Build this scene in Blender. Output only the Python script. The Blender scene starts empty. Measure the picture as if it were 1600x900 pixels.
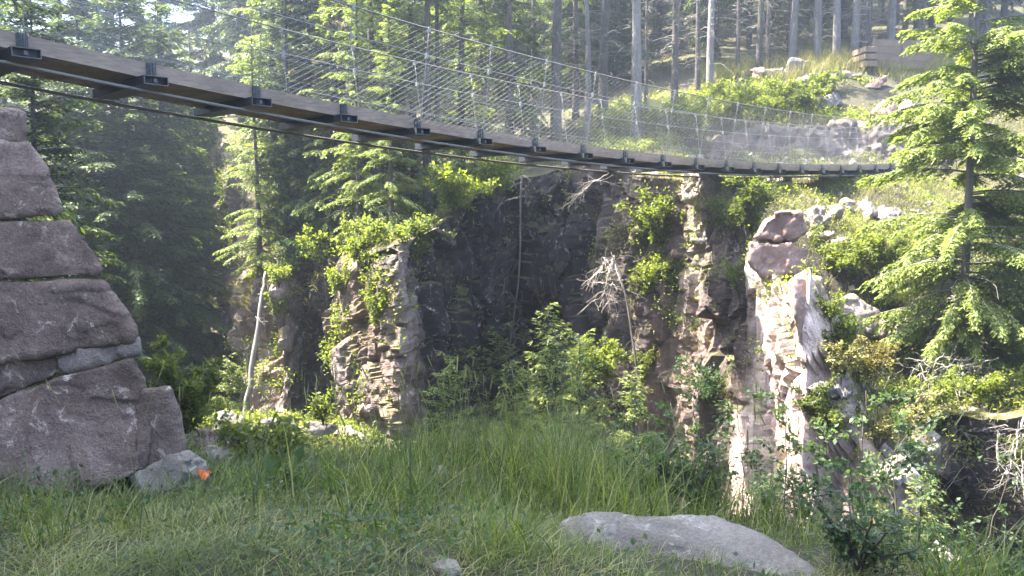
import bpy, math, random
import numpy as np
from mathutils import Vector

# ------------------------------------------------------------------ camera, sky, sun, exposure
S = bpy.context.scene
COL = S.collection
F, TH = 1250.0, math.radians(5.5)          # focal length in px of a 1600 px wide picture, downward pitch
cam_d = bpy.data.cameras.new('camera'); cam = bpy.data.objects.new('camera', cam_d); COL.objects.link(cam)
cam_d.sensor_width = 36.0; cam_d.lens = F / 1600.0 * 36.0
cam_d.clip_start = 0.05; cam_d.clip_end = 2000
cam.location = (0, 0, 0); cam.rotation_euler = (math.radians(90) - TH, 0, 0)
S.camera = cam

SUN_AZ = math.radians(-77)           # towards the sun, seen from above: (sin, cos)
SUN_EL = math.radians(60)
world = bpy.data.worlds.new('World'); S.world = world; world.use_nodes = True
wn = world.node_tree; bg = wn.nodes['Background']
sky = wn.nodes.new('ShaderNodeTexSky'); sky.sky_type = 'NISHITA'; sky.sun_disc = False
sky.sun_elevation = SUN_EL; sky.sun_rotation = SUN_AZ % (2 * math.pi)
sky.air_density = 1.0; sky.dust_density = 2.0
wn.links.new(sky.outputs[0], bg.inputs[0]); bg.inputs[1].default_value = 0.115
sun_d = bpy.data.lights.new('sun', 'SUN'); sun_d.energy = 5.0; sun_d.angle = math.radians(0.5)
sun_d.color = (1.0, 0.93, 0.82)
sun = bpy.data.objects.new('sun', sun_d); COL.objects.link(sun)
sdir = Vector((math.cos(SUN_EL) * math.sin(SUN_AZ), math.cos(SUN_EL) * math.cos(SUN_AZ), math.sin(SUN_EL)))
sun.rotation_euler = sdir.to_track_quat('Z', 'Y').to_euler(); sun.location = (-20, 10, 30)
S.view_settings.view_transform = 'Standard'; S.view_settings.look = 'None'
S.view_settings.exposure = 3.6; S.view_settings.gamma = 1.0
S.view_settings.use_curve_mapping = False
S.render.engine = 'CYCLES'
cy = S.cycles
cy.use_denoising = True
try: cy.denoiser = 'OPENIMAGEDENOISE'
except Exception: pass
cy.max_bounces = 6; cy.diffuse_bounces = 3; cy.glossy_bounces = 2; cy.transmission_bounces = 3
cy.transparent_max_bounces = 6; cy.volume_bounces = 0
cy.caustics_reflective = False; cy.caustics_refractive = False
cy.sample_clamp_indirect = 4.0
HAZE = 0.0034

# ------------------------------------------------------------------ helpers
rng = np.random.default_rng(7)
A = np.array

def P(u, v, Y):
    """The real point at distance Y along the view axis direction that stands at picture position u, v."""
    x = (u - 800) / F; y = (450 - v) / F
    dy = math.cos(TH) + y * math.sin(TH); dz = -math.sin(TH) + y * math.cos(TH)
    return A([x * Y / dy, Y, dz * Y / dy])

def hsh(ix, iy, iz, seed):
    h = (ix.astype(np.int64) * 374761393 + iy.astype(np.int64) * 668265263 + iz.astype(np.int64) * 2147483647 + seed * 144665) & 0xffffffff
    h = ((h ^ (h >> 13)) * 1274126177) & 0xffffffff
    h = ((h ^ (h >> 16)) * 2246822519) & 0xffffffff
    return ((h ^ (h >> 15)) & 0xffffff) / float(0xffffff)

def vnoise(p, seed=0):
    i = np.floor(p); f = p - i; f = f * f * (3 - 2 * f); i = i.astype(np.int64)
    r = 0
    for a in (0, 1):
        for b in (0, 1):
            for c in (0, 1):
                w = (f[:, 0] if a else 1 - f[:, 0]) * (f[:, 1] if b else 1 - f[:, 1]) * (f[:, 2] if c else 1 - f[:, 2])
                r = r + w * hsh(i[:, 0] + a, i[:, 1] + b, i[:, 2] + c, seed)
    return r * 2 - 1

def fbm(p, octaves=4, seed=0, gain=0.5):
    r = 0; a = 1.0
    for o in range(octaves):
        r = r + a * vnoise(p, seed + o * 17); p = p * 2.03; a *= gain
    return r

def noise2(x, y, sc, seed=0, octaves=3):
    x = np.asarray(x, float); y = np.asarray(y, float); sh = np.broadcast(x, y).shape
    x = np.broadcast_to(x, sh).ravel(); y = np.broadcast_to(y, sh).ravel()
    return fbm(np.stack([x / sc, y / sc, np.full(x.shape, seed * 3.7)], -1), octaves, seed).reshape(sh)

def voro(p, seed=0):
    """3-D Voronoi: distance to the nearest seed, gap to the second, two random numbers of the cell, vector from its seed."""
    i = np.floor(p).astype(np.int64)
    dl = np.zeros((len(p), 3)); f1 = np.full(len(p), 9.0); f2 = np.full(len(p), 9.0); id1 = np.zeros(len(p)); id2 = np.zeros(len(p))
    for a in (-1, 0, 1):
        for b in (-1, 0, 1):
            for c in (-1, 0, 1):
                ci = i + A([a, b, c])
                q = np.stack([ci[:, k] + hsh(ci[:, 0], ci[:, 1], ci[:, 2], seed + 5 * k) for k in range(3)], -1)
                d = np.linalg.norm(p - q, axis=1)
                n = d < f1
                f2 = np.where(n, f1, np.minimum(f2, d))
                id1 = np.where(n, hsh(ci[:, 0], ci[:, 1], ci[:, 2], seed + 31), id1)
                id2 = np.where(n, hsh(ci[:, 0], ci[:, 1], ci[:, 2], seed + 47), id2)
                dl = np.where(n[:, None], p - q, dl); f1 = np.where(n, d, f1)
    return f1, f2 - f1, id1, id2, dl

def sstep(a, b, x):
    t = np.clip((x - a) / (b - a), 0, 1); return t * t * (3 - 2 * t)

class MB:
    """Collects faces of one mesh; tint is a number 0..1 per face (natural colour variation; on the cliff, painted sun and shade)."""
    def __init__(s): s.v = []; s.q = []; s.t = []; s.n = 0; s.tq = []; s.tt = []
    def add(s, v, quads=None, tris=None, tint=0.5):
        v = np.asarray(v, float).reshape(-1, 3)
        if quads is not None and len(quads):
            quads = np.asarray(quads, np.int64); s.q.append(quads + s.n)
            s.tq.append(np.broadcast_to(np.asarray(tint, float), (len(quads),)))
        if tris is not None and len(tris):
            tris = np.asarray(tris, np.int64); s.t.append(tris + s.n)
            s.tt.append(np.broadcast_to(np.asarray(tint, float), (len(tris),)))
        s.v.append(v); s.n += len(v)
    def diamonds(s, p, d, side, l, w, tint=0.5, bow=0.0):
        n = len(p); l = np.asarray(l).reshape(-1, 1) * np.ones((n, 1)); w = np.asarray(w).reshape(-1, 1) * np.ones((n, 1))
        m = p + d * l * 0.45
        up = np.cross(d, side) * bow * l
        v = np.stack([p, m + side * w * .5 + up, p + d * l, m - side * w * .5 + up], 1).reshape(-1, 3)
        s.add(v, np.arange(4 * n).reshape(n, 4), tint=tint)
    def tube(s, pts, rad, sides=6, tint=0.5, cap=True):
        pts = np.asarray(pts, float); n = len(pts); rad = np.broadcast_to(np.asarray(rad, float), (n,))
        t = np.gradient(pts, axis=0); t /= np.linalg.norm(t, axis=1, keepdims=True) + 1e-9
        ref = A([0, 0, 1.]) if abs(t[:, 2]).mean() < .8 else A([1., 0, 0])
        a = np.cross(t, ref); a /= np.linalg.norm(a, axis=1, keepdims=True) + 1e-9
        b = np.cross(t, a)
        th = np.arange(sides) * 2 * math.pi / sides
        v = pts[:, None] + rad[:, None, None] * (a[:, None] * np.cos(th)[None, :, None] + b[:, None] * np.sin(th)[None, :, None])
        i = np.arange(n - 1)[:, None] * sides; k = np.arange(sides)[None]; k2 = (k + 1) % sides
        q = np.stack([i + k, i + k2, i + sides + k2, i + sides + k], -1).reshape(-1, 4)
        tr = None
        vv = v.reshape(-1, 3)
        if cap:
            m = len(vv); vv = np.concatenate([vv, pts[:1], pts[-1:]]); kk = np.arange(sides); kk2 = (kk + 1) % sides
            e = (n - 1) * sides
            tr = np.concatenate([np.stack([kk2, kk, np.full(sides, m)], -1), np.stack([e + kk, e + kk2, np.full(sides, m + 1)], -1)])
        s.add(vv, q, tr, tint)
    def box(s, c, ax, ay, az, tint=0.5):
        """A box with centre c and half-axis vectors ax, ay, az."""
        c, ax, ay, az = map(lambda z: np.asarray(z, float), (c, ax, ay, az))
        v = [c + i * ax + j * ay + k * az for k in (-1, 1) for j in (-1, 1) for i in (-1, 1)]
        s.add(v, [(0, 2, 3, 1), (4, 5, 7, 6), (0, 1, 5, 4), (2, 6, 7, 3), (0, 4, 6, 2), (1, 3, 7, 5)], tint=tint)
    def mesh(s, name, mat, smooth=True):
        me = bpy.data.meshes.new(name)
        v = np.concatenate(s.v) if s.v else np.zeros((0, 3))
        q = np.concatenate(s.q) if s.q else np.zeros((0, 4), np.int64); t = np.concatenate(s.t) if s.t else np.zeros((0, 3), np.int64)
        me.vertices.add(len(v)); me.vertices.foreach_set('co', v.astype(np.float32).ravel())
        me.loops.add(q.size + t.size); me.loops.foreach_set('vertex_index', np.concatenate([q.ravel(), t.ravel()]).astype(np.int32))
        nf = len(q) + len(t); me.polygons.add(nf)
        ls = np.concatenate([np.arange(len(q)) * 4, q.size + np.arange(len(t)) * 3]).astype(np.int32)
        me.polygons.foreach_set('loop_start', ls)
        me.polygons.foreach_set('loop_total', np.concatenate([np.full(len(q), 4), np.full(len(t), 3)]).astype(np.int32))
        me.polygons.foreach_set('use_smooth', np.full(nf, bool(smooth)))
        tn = np.concatenate((s.tq or [np.zeros(0)]) + (s.tt or [np.zeros(0)]))
        at = me.attributes.new('tint', 'FLOAT', 'FACE'); at.data.foreach_set('value', tn.astype(np.float32))
        me.update(calc_edges=True); me.materials.append(mat)
        return me
    def build(s, name, mat, parent=None, smooth=True, loc=None):
        o = bpy.data.objects.new(name, s.mesh(name, mat, smooth)); COL.objects.link(o)
        if parent: o.parent = parent
        if loc is not None: o.location = loc
        return o

def tag(o, label=None, cat=None, group=None, kind=None):
    if label: o['label'] = label
    if cat: o['category'] = cat
    if group: o['group'] = group
    if kind: o['kind'] = kind
    return o
def empty(name, loc, label=None, cat=None, group=None, rz=0.0):
    o = bpy.data.objects.new(name, None); COL.objects.link(o); o.location = loc; o.rotation_euler = (0, 0, rz)
    o.empty_display_size = 0.2
    return tag(o, label, cat, group)
def copy_tree(root, loc, rz=0.0, sc=(1, 1, 1), label=None, cat=None, group=None, tilt=(0, 0)):
    r = root.copy(); COL.objects.link(r); r.location = loc; r.rotation_euler = (tilt[0], tilt[1], rz); r.scale = sc
    tag(r, label, cat, group)
    for ch in list(root.children):
        c = ch.copy(); COL.objects.link(c); c.parent = r
        for g in list(ch.children):
            d = g.copy(); COL.objects.link(d); d.parent = c
    return r

# ------------------------------------------------------------------ materials
def mat(name):
    m = bpy.data.materials.new(name); m.use_nodes = True; nt = m.node_tree
    for n in list(nt.nodes): nt.nodes.remove(n)
    return m, nt, nt.nodes.new, nt.links.new
def ramp(nt, fac, stops):
    r = nt.nodes.new('ShaderNodeValToRGB'); e = r.color_ramp.elements
    while len(e) < len(stops): e.new(0.5)
    for el, (p, c) in zip(e, stops): el.position = p; el.color = (*c, 1)
    nt.links.new(fac, r.inputs[0]); return r.outputs[0]
def mixc(nt, fac, a, b, mode='MIX'):
    n = nt.nodes.new('ShaderNodeMix'); n.data_type = 'RGBA'; n.blend_type = mode
    for sock, val in ((n.inputs[0], fac), (n.inputs[6], a), (n.inputs[7], b)):
        if hasattr(val, 'node'): nt.links.new(val, sock)
        elif isinstance(val, (int, float)): sock.default_value = val
        else: sock.default_value = (*val, 1)
    return n.outputs[2]
def noise(nt, vec, scale, detail=6, rough=0.6, dist=0.0):
    n = nt.nodes.new('ShaderNodeTexNoise'); n.inputs['Scale'].default_value = scale; n.inputs['Detail'].default_value = detail
    n.inputs['Roughness'].default_value = rough; n.inputs['Distortion'].default_value = dist
    nt.links.new(vec, n.inputs['Vector']); return n.outputs[0]
def mapping(nt, vec, scale=(1, 1, 1), rot=(0, 0, 0)):
    m = nt.nodes.new('ShaderNodeMapping'); m.inputs['Scale'].default_value = scale; m.inputs['Rotation'].default_value = rot
    nt.links.new(vec, m.inputs['Vector']); return m.outputs[0]
def math_(nt, op, a, b=None, clamp=False):
    n = nt.nodes.new('ShaderNodeMath'); n.operation = op; n.use_clamp = clamp
    for s_, val in zip(n.inputs, (a, b)):
        if val is None: continue
        if hasattr(val, 'node'): nt.links.new(val, s_)
        else: s_.default_value = val
    return n.outputs[0]

def rock_mat(name, dark, mid, pale, lichen=0.35, moss=0.0, streak=0.0, bump=0.5, scale=1.0, mosscol=(0.10, 0.095, 0.02), red=None, shade_tones=None):
    m, nt, N, L = mat(name)
    out = N('ShaderNodeOutputMaterial'); b = N('ShaderNodeBsdfPrincipled'); b.inputs['Roughness'].default_value = 0.85
    b.inputs['Specular IOR Level'].default_value = 0.25
    geo = N('ShaderNodeNewGeometry'); pos = geo.outputs['Position']
    n1 = noise(nt, pos, 1.1 * scale, 8, 0.62, 0.3)
    c = ramp(nt, n1, [(0.32, dark), (0.52, mid), (0.72, pale)])
    if red:
        r = ramp(nt, noise(nt, pos, 0.45, 4, 0.5), [(0.5, (0, 0, 0)), (0.62, (1, 1, 1))])
        c = mixc(nt, r, c, red)
    if shade_tones:                                                     # painted shade on the centre wall .. painted sunlight on the ribs
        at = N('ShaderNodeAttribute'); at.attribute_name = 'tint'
        c = mixc(nt, 1.0, c, ramp(nt, math_(nt, 'ADD', at.outputs['Fac'], math_(nt, 'MULTIPLY', math_(nt, 'SUBTRACT', noise(nt, pos, 1.7, 5, 0.6), 0.5), 0.5)), shade_tones), 'MULTIPLY')
    grain = noise(nt, pos, 38 * scale, 3, 0.7)
    c = mixc(nt, 0.7, c, ramp(nt, grain, [(0.25, (0.45, 0.45, 0.45)), (0.75, (1.35, 1.3, 1.3))]), 'MULTIPLY')
    if lichen:
        l1 = noise(nt, pos, 5.5 * scale, 10, 0.75, 0.6)
        lm = ramp(nt, l1, [(0.56, (0, 0, 0)), (0.64, (1, 1, 1))])
        patch = ramp(nt, noise(nt, pos, 0.9 * scale, 3, 0.5), [(0.4, (0, 0, 0)), (0.65, (1, 1, 1))])
        lf = math_(nt, 'MULTIPLY', math_(nt, 'MULTIPLY', lm, patch), lichen * 2, True)
        c = mixc(nt, lf, c, (pale[0] * 1.45, pale[1] * 1.5, pale[2] * 1.5))
        dk = ramp(nt, noise(nt, mapping(nt, pos, (1, 1, 1)), 3.1 * scale, 8, 0.7), [(0.60, (0, 0, 0)), (0.72, (1, 1, 1))])
        c = mixc(nt, math_(nt, 'MULTIPLY', dk, 0.55), c, (dark[0] * .45, dark[1] * .45, dark[2] * .45))
    if streak:
        st = noise(nt, mapping(nt, pos, (3.2, 3.2, 0.22)), 1.0, 6, 0.7)
        sf = ramp(nt, st, [(0.5, (0, 0, 0)), (0.68, (1, 1, 1))])
        c = mixc(nt, math_(nt, 'MULTIPLY', sf, streak), c, (0.045, 0.042, 0.04))
        sw = ramp(nt, noise(nt, mapping(nt, pos, (4.1, 4.1, 0.3)), 1.3, 6, 0.7), [(0.6, (0, 0, 0)), (0.72, (1, 1, 1))])
        c = mixc(nt, math_(nt, 'MULTIPLY', sw, streak * .6), c, (pale[0] * 1.4, pale[1] * 1.4, pale[2] * 1.4))
    if moss:
        sep = N('ShaderNodeSeparateXYZ'); L(geo.outputs['Normal'], sep.inputs[0])
        mn = noise(nt, pos, 2.3, 8, 0.7)
        mf = math_(nt, 'ADD', math_(nt, 'MULTIPLY', sep.outputs[2], 0.55), math_(nt, 'MULTIPLY', mn, 0.9))
        mm = ramp(nt, mf, [(0.74, (0, 0, 0)), (0.86, (1, 1, 1))])
        mcol = ramp(nt, noise(nt, pos, 7, 4, 0.6), [(0.3, (mosscol[0] * .5, mosscol[1] * .6, mosscol[2] * .6)), (0.7, (mosscol[0] * 1.5, mosscol[1] * 1.4, mosscol[2]))])
        c = mixc(nt, math_(nt, 'MULTIPLY', mm, moss), c, mcol)
    L(c, b.inputs['Base Color'])
    h = math_(nt, 'ADD', math_(nt, 'MULTIPLY', noise(nt, pos, 7 * scale, 10, 0.7), 1.0), math_(nt, 'MULTIPLY', noise(nt, pos, 55 * scale, 3, 0.6), 0.25))
    bp = N('ShaderNodeBump'); bp.inputs['Strength'].default_value = bump; bp.inputs['Distance'].default_value = 0.05
    L(h, bp.inputs['Height']); L(bp.outputs[0], b.inputs['Normal']); L(b.outputs[0], out.inputs[0])
    return m

def leaf_mat(name, cols, trans=(1.5, 1.7, 0.6), tfac=0.45, var=0.35):
    """cols: ramp over the face's tint; light also passes through the leaf."""
    m, nt, N, L = mat(name)
    out = N('ShaderNodeOutputMaterial'); at = N('ShaderNodeAttribute'); at.attribute_name = 'tint'
    c = ramp(nt, at.outputs['Fac'], [(i / (len(cols) - 1), k) for i, k in enumerate(cols)])
    oi = N('ShaderNodeObjectInfo')
    v = ramp(nt, oi.outputs['Random'], [(0, (1 - var, 1 - var, 1 - var * .6)), (1, (1 + var, 1 + var * .8, 1 + var * .3))])
    c = mixc(nt, 1.0, c, v, 'MULTIPLY')
    b = N('ShaderNodeBsdfPrincipled'); b.inputs['Roughness'].default_value = 0.55; b.inputs['Specular IOR Level'].default_value = 0.3
    L(c, b.inputs['Base Color'])
    t = N('ShaderNodeBsdfTranslucent'); L(mixc(nt, 1.0, c, trans, 'MULTIPLY'), t.inputs[0])
    mx = N('ShaderNodeMixShader'); mx.inputs[0].default_value = tfac
    L(b.outputs[0], mx.inputs[1]); L(t.outputs[0], mx.inputs[2]); L(mx.outputs[0], out.inputs[0])
    return m

def bark_mat(name, a, b_, c_, lich=0.3):
    m, nt, N, L = mat(name)
    out = N('ShaderNodeOutputMaterial'); b = N('ShaderNodeBsdfPrincipled'); b.inputs['Roughness'].default_value = 0.9
    tc = N('ShaderNodeTexCoord'); pos = tc.outputs['Object']
    n1 = noise(nt, mapping(nt, pos, (9, 9, 2.2)), 1.0, 8, 0.7, 0.4)
    c = ramp(nt, n1, [(0.35, a), (0.55, b_), (0.75, c_)])
    lm = ramp(nt, noise(nt, pos, 6, 6, 0.7), [(0.55, (0, 0, 0)), (0.66, (1, 1, 1))])
    c = mixc(nt, math_(nt, 'MULTIPLY', lm, lich), c, (0.30, 0.31, 0.28))
    oi = N('ShaderNodeObjectInfo')
    c = mixc(nt, 1.0, c, ramp(nt, oi.outputs['Random'], [(0, (.7, .7, .7)), (1, (1.25, 1.22, 1.2))]), 'MULTIPLY')
    L(c, b.inputs['Base Color'])
    bp = N('ShaderNodeBump'); bp.inputs['Strength'].default_value = 0.7; bp.inputs['Distance'].default_value = 0.02
    L(n1, bp.inputs['Height']); L(bp.outputs[0], b.inputs['Normal']); L(b.outputs[0], out.inputs[0])
    return m

def plain_mat(name, c0, c1, rough=0.6, metal=0.0, scale=12, grain=None, bump=0.2):
    m, nt, N, L = mat(name)
    out = N('ShaderNodeOutputMaterial'); b = N('ShaderNodeBsdfPrincipled')
    b.inputs['Roughness'].default_value = rough; b.inputs['Metallic'].default_value = metal
    tc = N('ShaderNodeTexCoord'); pos = tc.outputs['Object']
    v = mapping(nt, pos, grain[0], grain[1]) if grain else pos
    n1 = noise(nt, v, scale, 8, 0.65, 0.2)
    c = ramp(nt, n1, [(0.3, c0), (0.7, c1)])
    if grain:
        c = mixc(nt, 0.6, c, ramp(nt, noise(nt, pos, 2.2, 4, 0.6), [(0.3, (.6, .58, .56)), (0.7, (1.2, 1.2, 1.2))]), 'MULTIPLY')
    L(c, b.inputs['Base Color'])
    bp = N('ShaderNodeBump'); bp.inputs['Strength'].default_value = bump; bp.inputs['Distance'].default_value = 0.01
    L(n1, bp.inputs['Height']); L(bp.outputs[0], b.inputs['Normal']); L(b.outputs[0], out.inputs[0])
    return m

def soil_mat(name, stops, patch, sc=1.0):
    m, nt, N, L = mat(name)
    out = N('ShaderNodeOutputMaterial'); b = N('ShaderNodeBsdfPrincipled'); b.inputs['Roughness'].default_value = 0.95
    geo = N('ShaderNodeNewGeometry'); pos = geo.outputs['Position']
    c = ramp(nt, noise(nt, pos, 0.7 * sc, 8, 0.65, 0.5), stops)
    pm = ramp(nt, noise(nt, pos, 0.28 * sc, 6, 0.65), [(0.5, (0, 0, 0)), (0.58, (1, 1, 1))])
    c = mixc(nt, pm, c, ramp(nt, noise(nt, pos, 4 * sc, 5, 0.7), patch))
    c = mixc(nt, 0.8, c, ramp(nt, noise(nt, pos, 21, 4, 0.7), [(0.3, (.45, .45, .45)), (0.7, (1.3, 1.3, 1.3))]), 'MULTIPLY')
    L(c, b.inputs['Base Color'])
    bp = N('ShaderNodeBump'); bp.inputs['Strength'].default_value = 0.9; bp.inputs['Distance'].default_value = 0.12
    L(noise(nt, pos, 5, 10, 0.75), bp.inputs['Height']); L(bp.outputs[0], b.inputs['Normal']); L(b.outputs[0], out.inputs[0])
    return m

M = {}
M['cliff'] = rock_mat('cliff_rock', (0.085, 0.072, 0.068), (0.20, 0.155, 0.14), (0.33, 0.27, 0.25), 0.5, 0.55, 0.6, 0.9, 1.0, red=(0.21, 0.15, 0.128), shade_tones=[(0.0, (.075, .072, .085)), (0.45, (.62, .6, .6)), (0.75, (1.2, 1.2, 1.2)), (1.0, (2.5, 2.5, 2.5))])
M['stone'] = rock_mat('mauve_stone', (0.08, 0.055, 0.045), (0.178, 0.126, 0.106), (0.29, 0.22, 0.187), .75, 0.12, 0.0, 1.0, 1.25)
M['slab'] = rock_mat('pale_stone', (0.20, 0.165, 0.15), (0.32, 0.27, 0.25), (0.42, 0.37, 0.35), 0.4, 0.35, 0.15, 0.7, 1.3)
M['face'] = rock_mat('pinkish_rock', (0.07, 0.053, 0.048), (0.135, 0.105, 0.097), (0.19, 0.157, 0.147), 0.4, 0.3, 0.4, 1.0, 1.2)
M['wedge'] = rock_mat('light_stone', (0.12, 0.095, 0.082), (0.21, 0.168, 0.148), (0.29, 0.24, 0.215), 0.5, 0.1, 0.0, 0.9, 1.4)
M['slate'] = rock_mat('slate_stone', (0.07, 0.065, 0.07), (0.13, 0.12, 0.125), (0.22, 0.2, 0.2), 0.3, 0.0, 0.0, 0.6, 1.4)
M['brown'] = rock_mat('brown_stone', (0.16, 0.105, 0.085), (0.27, 0.18, 0.15), (0.36, 0.27, 0.24), 0.25, 0.25, 0.1, 0.6, 1.2)
M['grey'] = rock_mat('grey_stone', (0.10, 0.088, 0.08), (0.165, 0.148, 0.138), (0.23, 0.21, 0.195), 0.8, 0.1, 0.0, 0.9, 1.5)
M['hill'] = soil_mat('forest_floor', [(0.3, (0.028, 0.022, 0.014)), (0.5, (0.05, 0.04, 0.02)), (0.7, (0.045, 0.05, 0.015))], [(0.3, (0.035, 0.04, 0.01)), (0.7, (0.095, 0.09, 0.018))])
M['ground'] = soil_mat('meadow_soil', [(0.3, (0.025, 0.02, 0.01)), (0.5, (0.04, 0.036, 0.014)), (0.7, (0.06, 0.05, 0.022))], [(0.3, (0.02, 0.028, 0.008)), (0.7, (0.04, 0.05, 0.014))])
M['spruce'] = leaf_mat('spruce_needles', [(0.028, 0.046, 0.016), (0.058, 0.086, 0.024), (0.11, 0.14, 0.036)], (1.5, 1.6, 0.6), 0.4)
M['hero'] = leaf_mat('fresh_needles', [(0.075, 0.10, 0.026), (0.14, 0.175, 0.045), (0.21, 0.24, 0.07)], (1.5, 1.6, 0.6), 0.42, 0.1)
M['tan'] = leaf_mat('faded_needles', [(0.16, 0.125, 0.08), (0.27, 0.21, 0.135), (0.36, 0.30, 0.20)], (1.2, 1.1, 0.8), 0.4)
M['leaf'] = leaf_mat('green_leaves', [(0.055, 0.078, 0.02), (0.115, 0.142, 0.035), (0.195, 0.22, 0.06)], (1.7, 1.8, 0.5), 0.56)
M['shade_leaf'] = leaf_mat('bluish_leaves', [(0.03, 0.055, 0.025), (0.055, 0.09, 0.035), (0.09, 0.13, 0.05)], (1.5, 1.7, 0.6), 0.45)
M['grass'] = leaf_mat('grass_blades', [(0.03, 0.044, 0.012), (0.075, 0.102, 0.024), (0.135, 0.16, 0.045), (0.27, 0.235, 0.12)], (1.5, 1.7, 0.6), 0.45, 0.0)
M['dry'] = leaf_mat('dry_grass', [(0.12, 0.13, 0.035), (0.22, 0.21, 0.07), (0.33, 0.28, 0.12)], (1.2, 1.2, 0.7), 0.4, 0.0)
M['moss'] = leaf_mat('moss_tufts', [(0.06, 0.06, 0.012), (0.13, 0.115, 0.02), (0.2, 0.16, 0.03)], (1.3, 1.3, 0.5), 0.3)
M['bark'] = bark_mat('spruce_bark', (0.030, 0.025, 0.022), (0.066, 0.054, 0.045), (0.114, 0.096, 0.084))
M['palebark'] = bark_mat('pale_bark', (0.085, 0.078, 0.075), (0.137, 0.127, 0.120), (0.195, 0.182, 0.176), 0.2)
M['dead'] = bark_mat('bleached_wood', (0.16, 0.14, 0.12), (0.28, 0.25, 0.22), (0.42, 0.39, 0.36), 0.0)
M['twig'] = bark_mat('twig_bark', (0.033, 0.026, 0.019), (0.065, 0.052, 0.039), (0.104, 0.085, 0.065), 0.1)
M['wood'] = plain_mat('larch_boards', (0.17, 0.122, 0.092), (0.30, 0.23, 0.182), 0.85, 0, 3.0, ((2, 2, 14), (0, 0, 0)), 0.4)
M['plank'] = plain_mat('fence_planks', (0.11, 0.075, 0.05), (0.19, 0.14, 0.10), 0.8, 0, 3.0, ((2, 2, 14), (0, 0, 0)), 0.3)
M['steel'] = plain_mat('dark_steel', (0.02, 0.024, 0.032), (0.04, 0.045, 0.055), 0.5, 0.3)
M['zinc'] = plain_mat('zinc_wire', (0.14, 0.145, 0.15), (0.22, 0.22, 0.22), 0.5, 0.4)
M['rope'] = plain_mat('wire_rope', (0.085, 0.08, 0.072), (0.15, 0.142, 0.13), 0.65, 0.2, 60)
M['edge'] = plain_mat('worn_steel_edge', (0.055, 0.058, 0.062), (0.10, 0.10, 0.105), 0.6, 0.2)
M['paint'] = plain_mat('orange_paint', (0.75, 0.12, 0.03), (0.85, 0.2, 0.05), 0.6)
# ------------------------------------------------------------------ the lie of the land
# brow of the opposite gorge wall, left to right: picture column, distance, picture row of the brow
BROW = [(-420, 37, 120), (-100, 37, 140), (310, 36, 185), (345, 33, 190), (374, 25.5, 235), (384, 23.2, 425), (432, 20.5, 435), (470, 20.9, 415), (525, 20.7, 395),
        (548, 18.6, 430), (577, 18.4, 415), (622, 16.9, 385), (700, 19.4, 345), (760, 21.0, 300), (840, 21.8, 270), (905, 22.0, 262),
        (950, 20.2, 270), (1052, 19.0, 280), (1064, 17.8, 330), (1168, 16.0, 365), (1262, 12.7, 425), (1300, 12.7, 520),
        (1322, 12.3, 690), (1400, 11.6, 815), (1462, 11.7, 825), (1480, 12.9, 668), (1640, 12.6, 650), (2100, 12.2, 640)]
BP = A([P(u, v, Y) for u, Y, v in BROW])
HC = list(BP[:, :3]) + [P(*q) for q in [
    (1405, 600, 15.2), (1345, 590, 14.7), (1430, 715, 13.0), (1370, 700, 13.0), (450, 330, 28), (600, 300, 26), (800, 226, 27), (950, 214, 27), (1040, 240, 24.5), (1100, 272, 24), (1200, 296, 20), (1300, 322, 18.5), (1350, 405, 16.8),
    (1400, 300, 22), (1300, 296, 21.5), (1500, 620, 16.3), (1580, 530, 17.3), (1590, 420, 20), (1620, 290, 24), (1480, 276, 25.5), (1250, 276, 25.0), (1110, 272, 25.5),
    (1120, 196, 27.2), (1300, 192, 27.2), (1480, 196, 27.2), (1100, 168, 28.5), (1200, 152, 29.2), (1300, 146, 29.2), (1400, 142, 29.5), (1500, 142, 29.5), (1660, 130, 29.5),
    (1100, 128, 32), (1250, 110, 32.5), (1400, 102, 33), (1550, 105, 33.5), (900, 160, 34), (700, 180, 34), (500, 190, 36), (300, 200, 43), (100, 225, 48),
    (1250, 36, 45), (900, 70, 48), (600, 105, 50), (300, 185, 60), (1250, -50, 60), (600, 40, 70), (1600, 20, 45), (2000, 40, 40), (0, 215, 62), (-300, 210, 52), (-600, 190, 50)]]
HC += [A([-90., 60, 6]), A([90., 60, 26]), A([-90., 140, 12]), A([0., 140, 60]), A([90., 140, 75]), A([60., 20, 6]), A([90., 12, 6])]
HC = A(HC)
def _rbf_fit(pts):
    n = len(pts); d = np.linalg.norm(pts[:, None, :2] - pts[None, :, :2], axis=-1)
    K = np.zeros((n + 3, n + 3)); K[:n, :n] = d + np.eye(n) * -0.05
    K[:n, n] = 1; K[:n, n + 1:] = pts[:, :2]; K[n:, :n] = K[:n, n:].T
    return np.linalg.solve(K, np.concatenate([pts[:, 2], np.zeros(3)]))
_W = _rbf_fit(HC)
def H(x, y):
    """Height of the opposite bank and the wooded slope behind it."""
    x = np.asarray(x, float); y = np.asarray(y, float); sh = x.shape; x = x.ravel(); y = y.ravel()
    r = np.zeros(len(x))
    for i in range(0, len(x), 20000):
        s_ = slice(i, i + 20000)
        d = np.sqrt((x[s_, None] - HC[None, :, 0]) ** 2 + (y[s_, None] - HC[None, :, 1]) ** 2)
        r[s_] = d @ _W[:-3] + _W[-3] + _W[-2] * x[s_] + _W[-1] * y[s_]
    r += 0.22 * noise2(x, y, 2.6, 3) + 0.08 * noise2(x, y, 0.7, 5)
    return r.reshape(sh)
def edge_y(x):
    return np.interp(x, [-9, -4, -1.5, 0.4, 1.4, 2.2, 3.5, 6], [8.0, 7.0, 7.4, 7.0, 5.2, 3.9, 2.4, 0.0])
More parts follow.
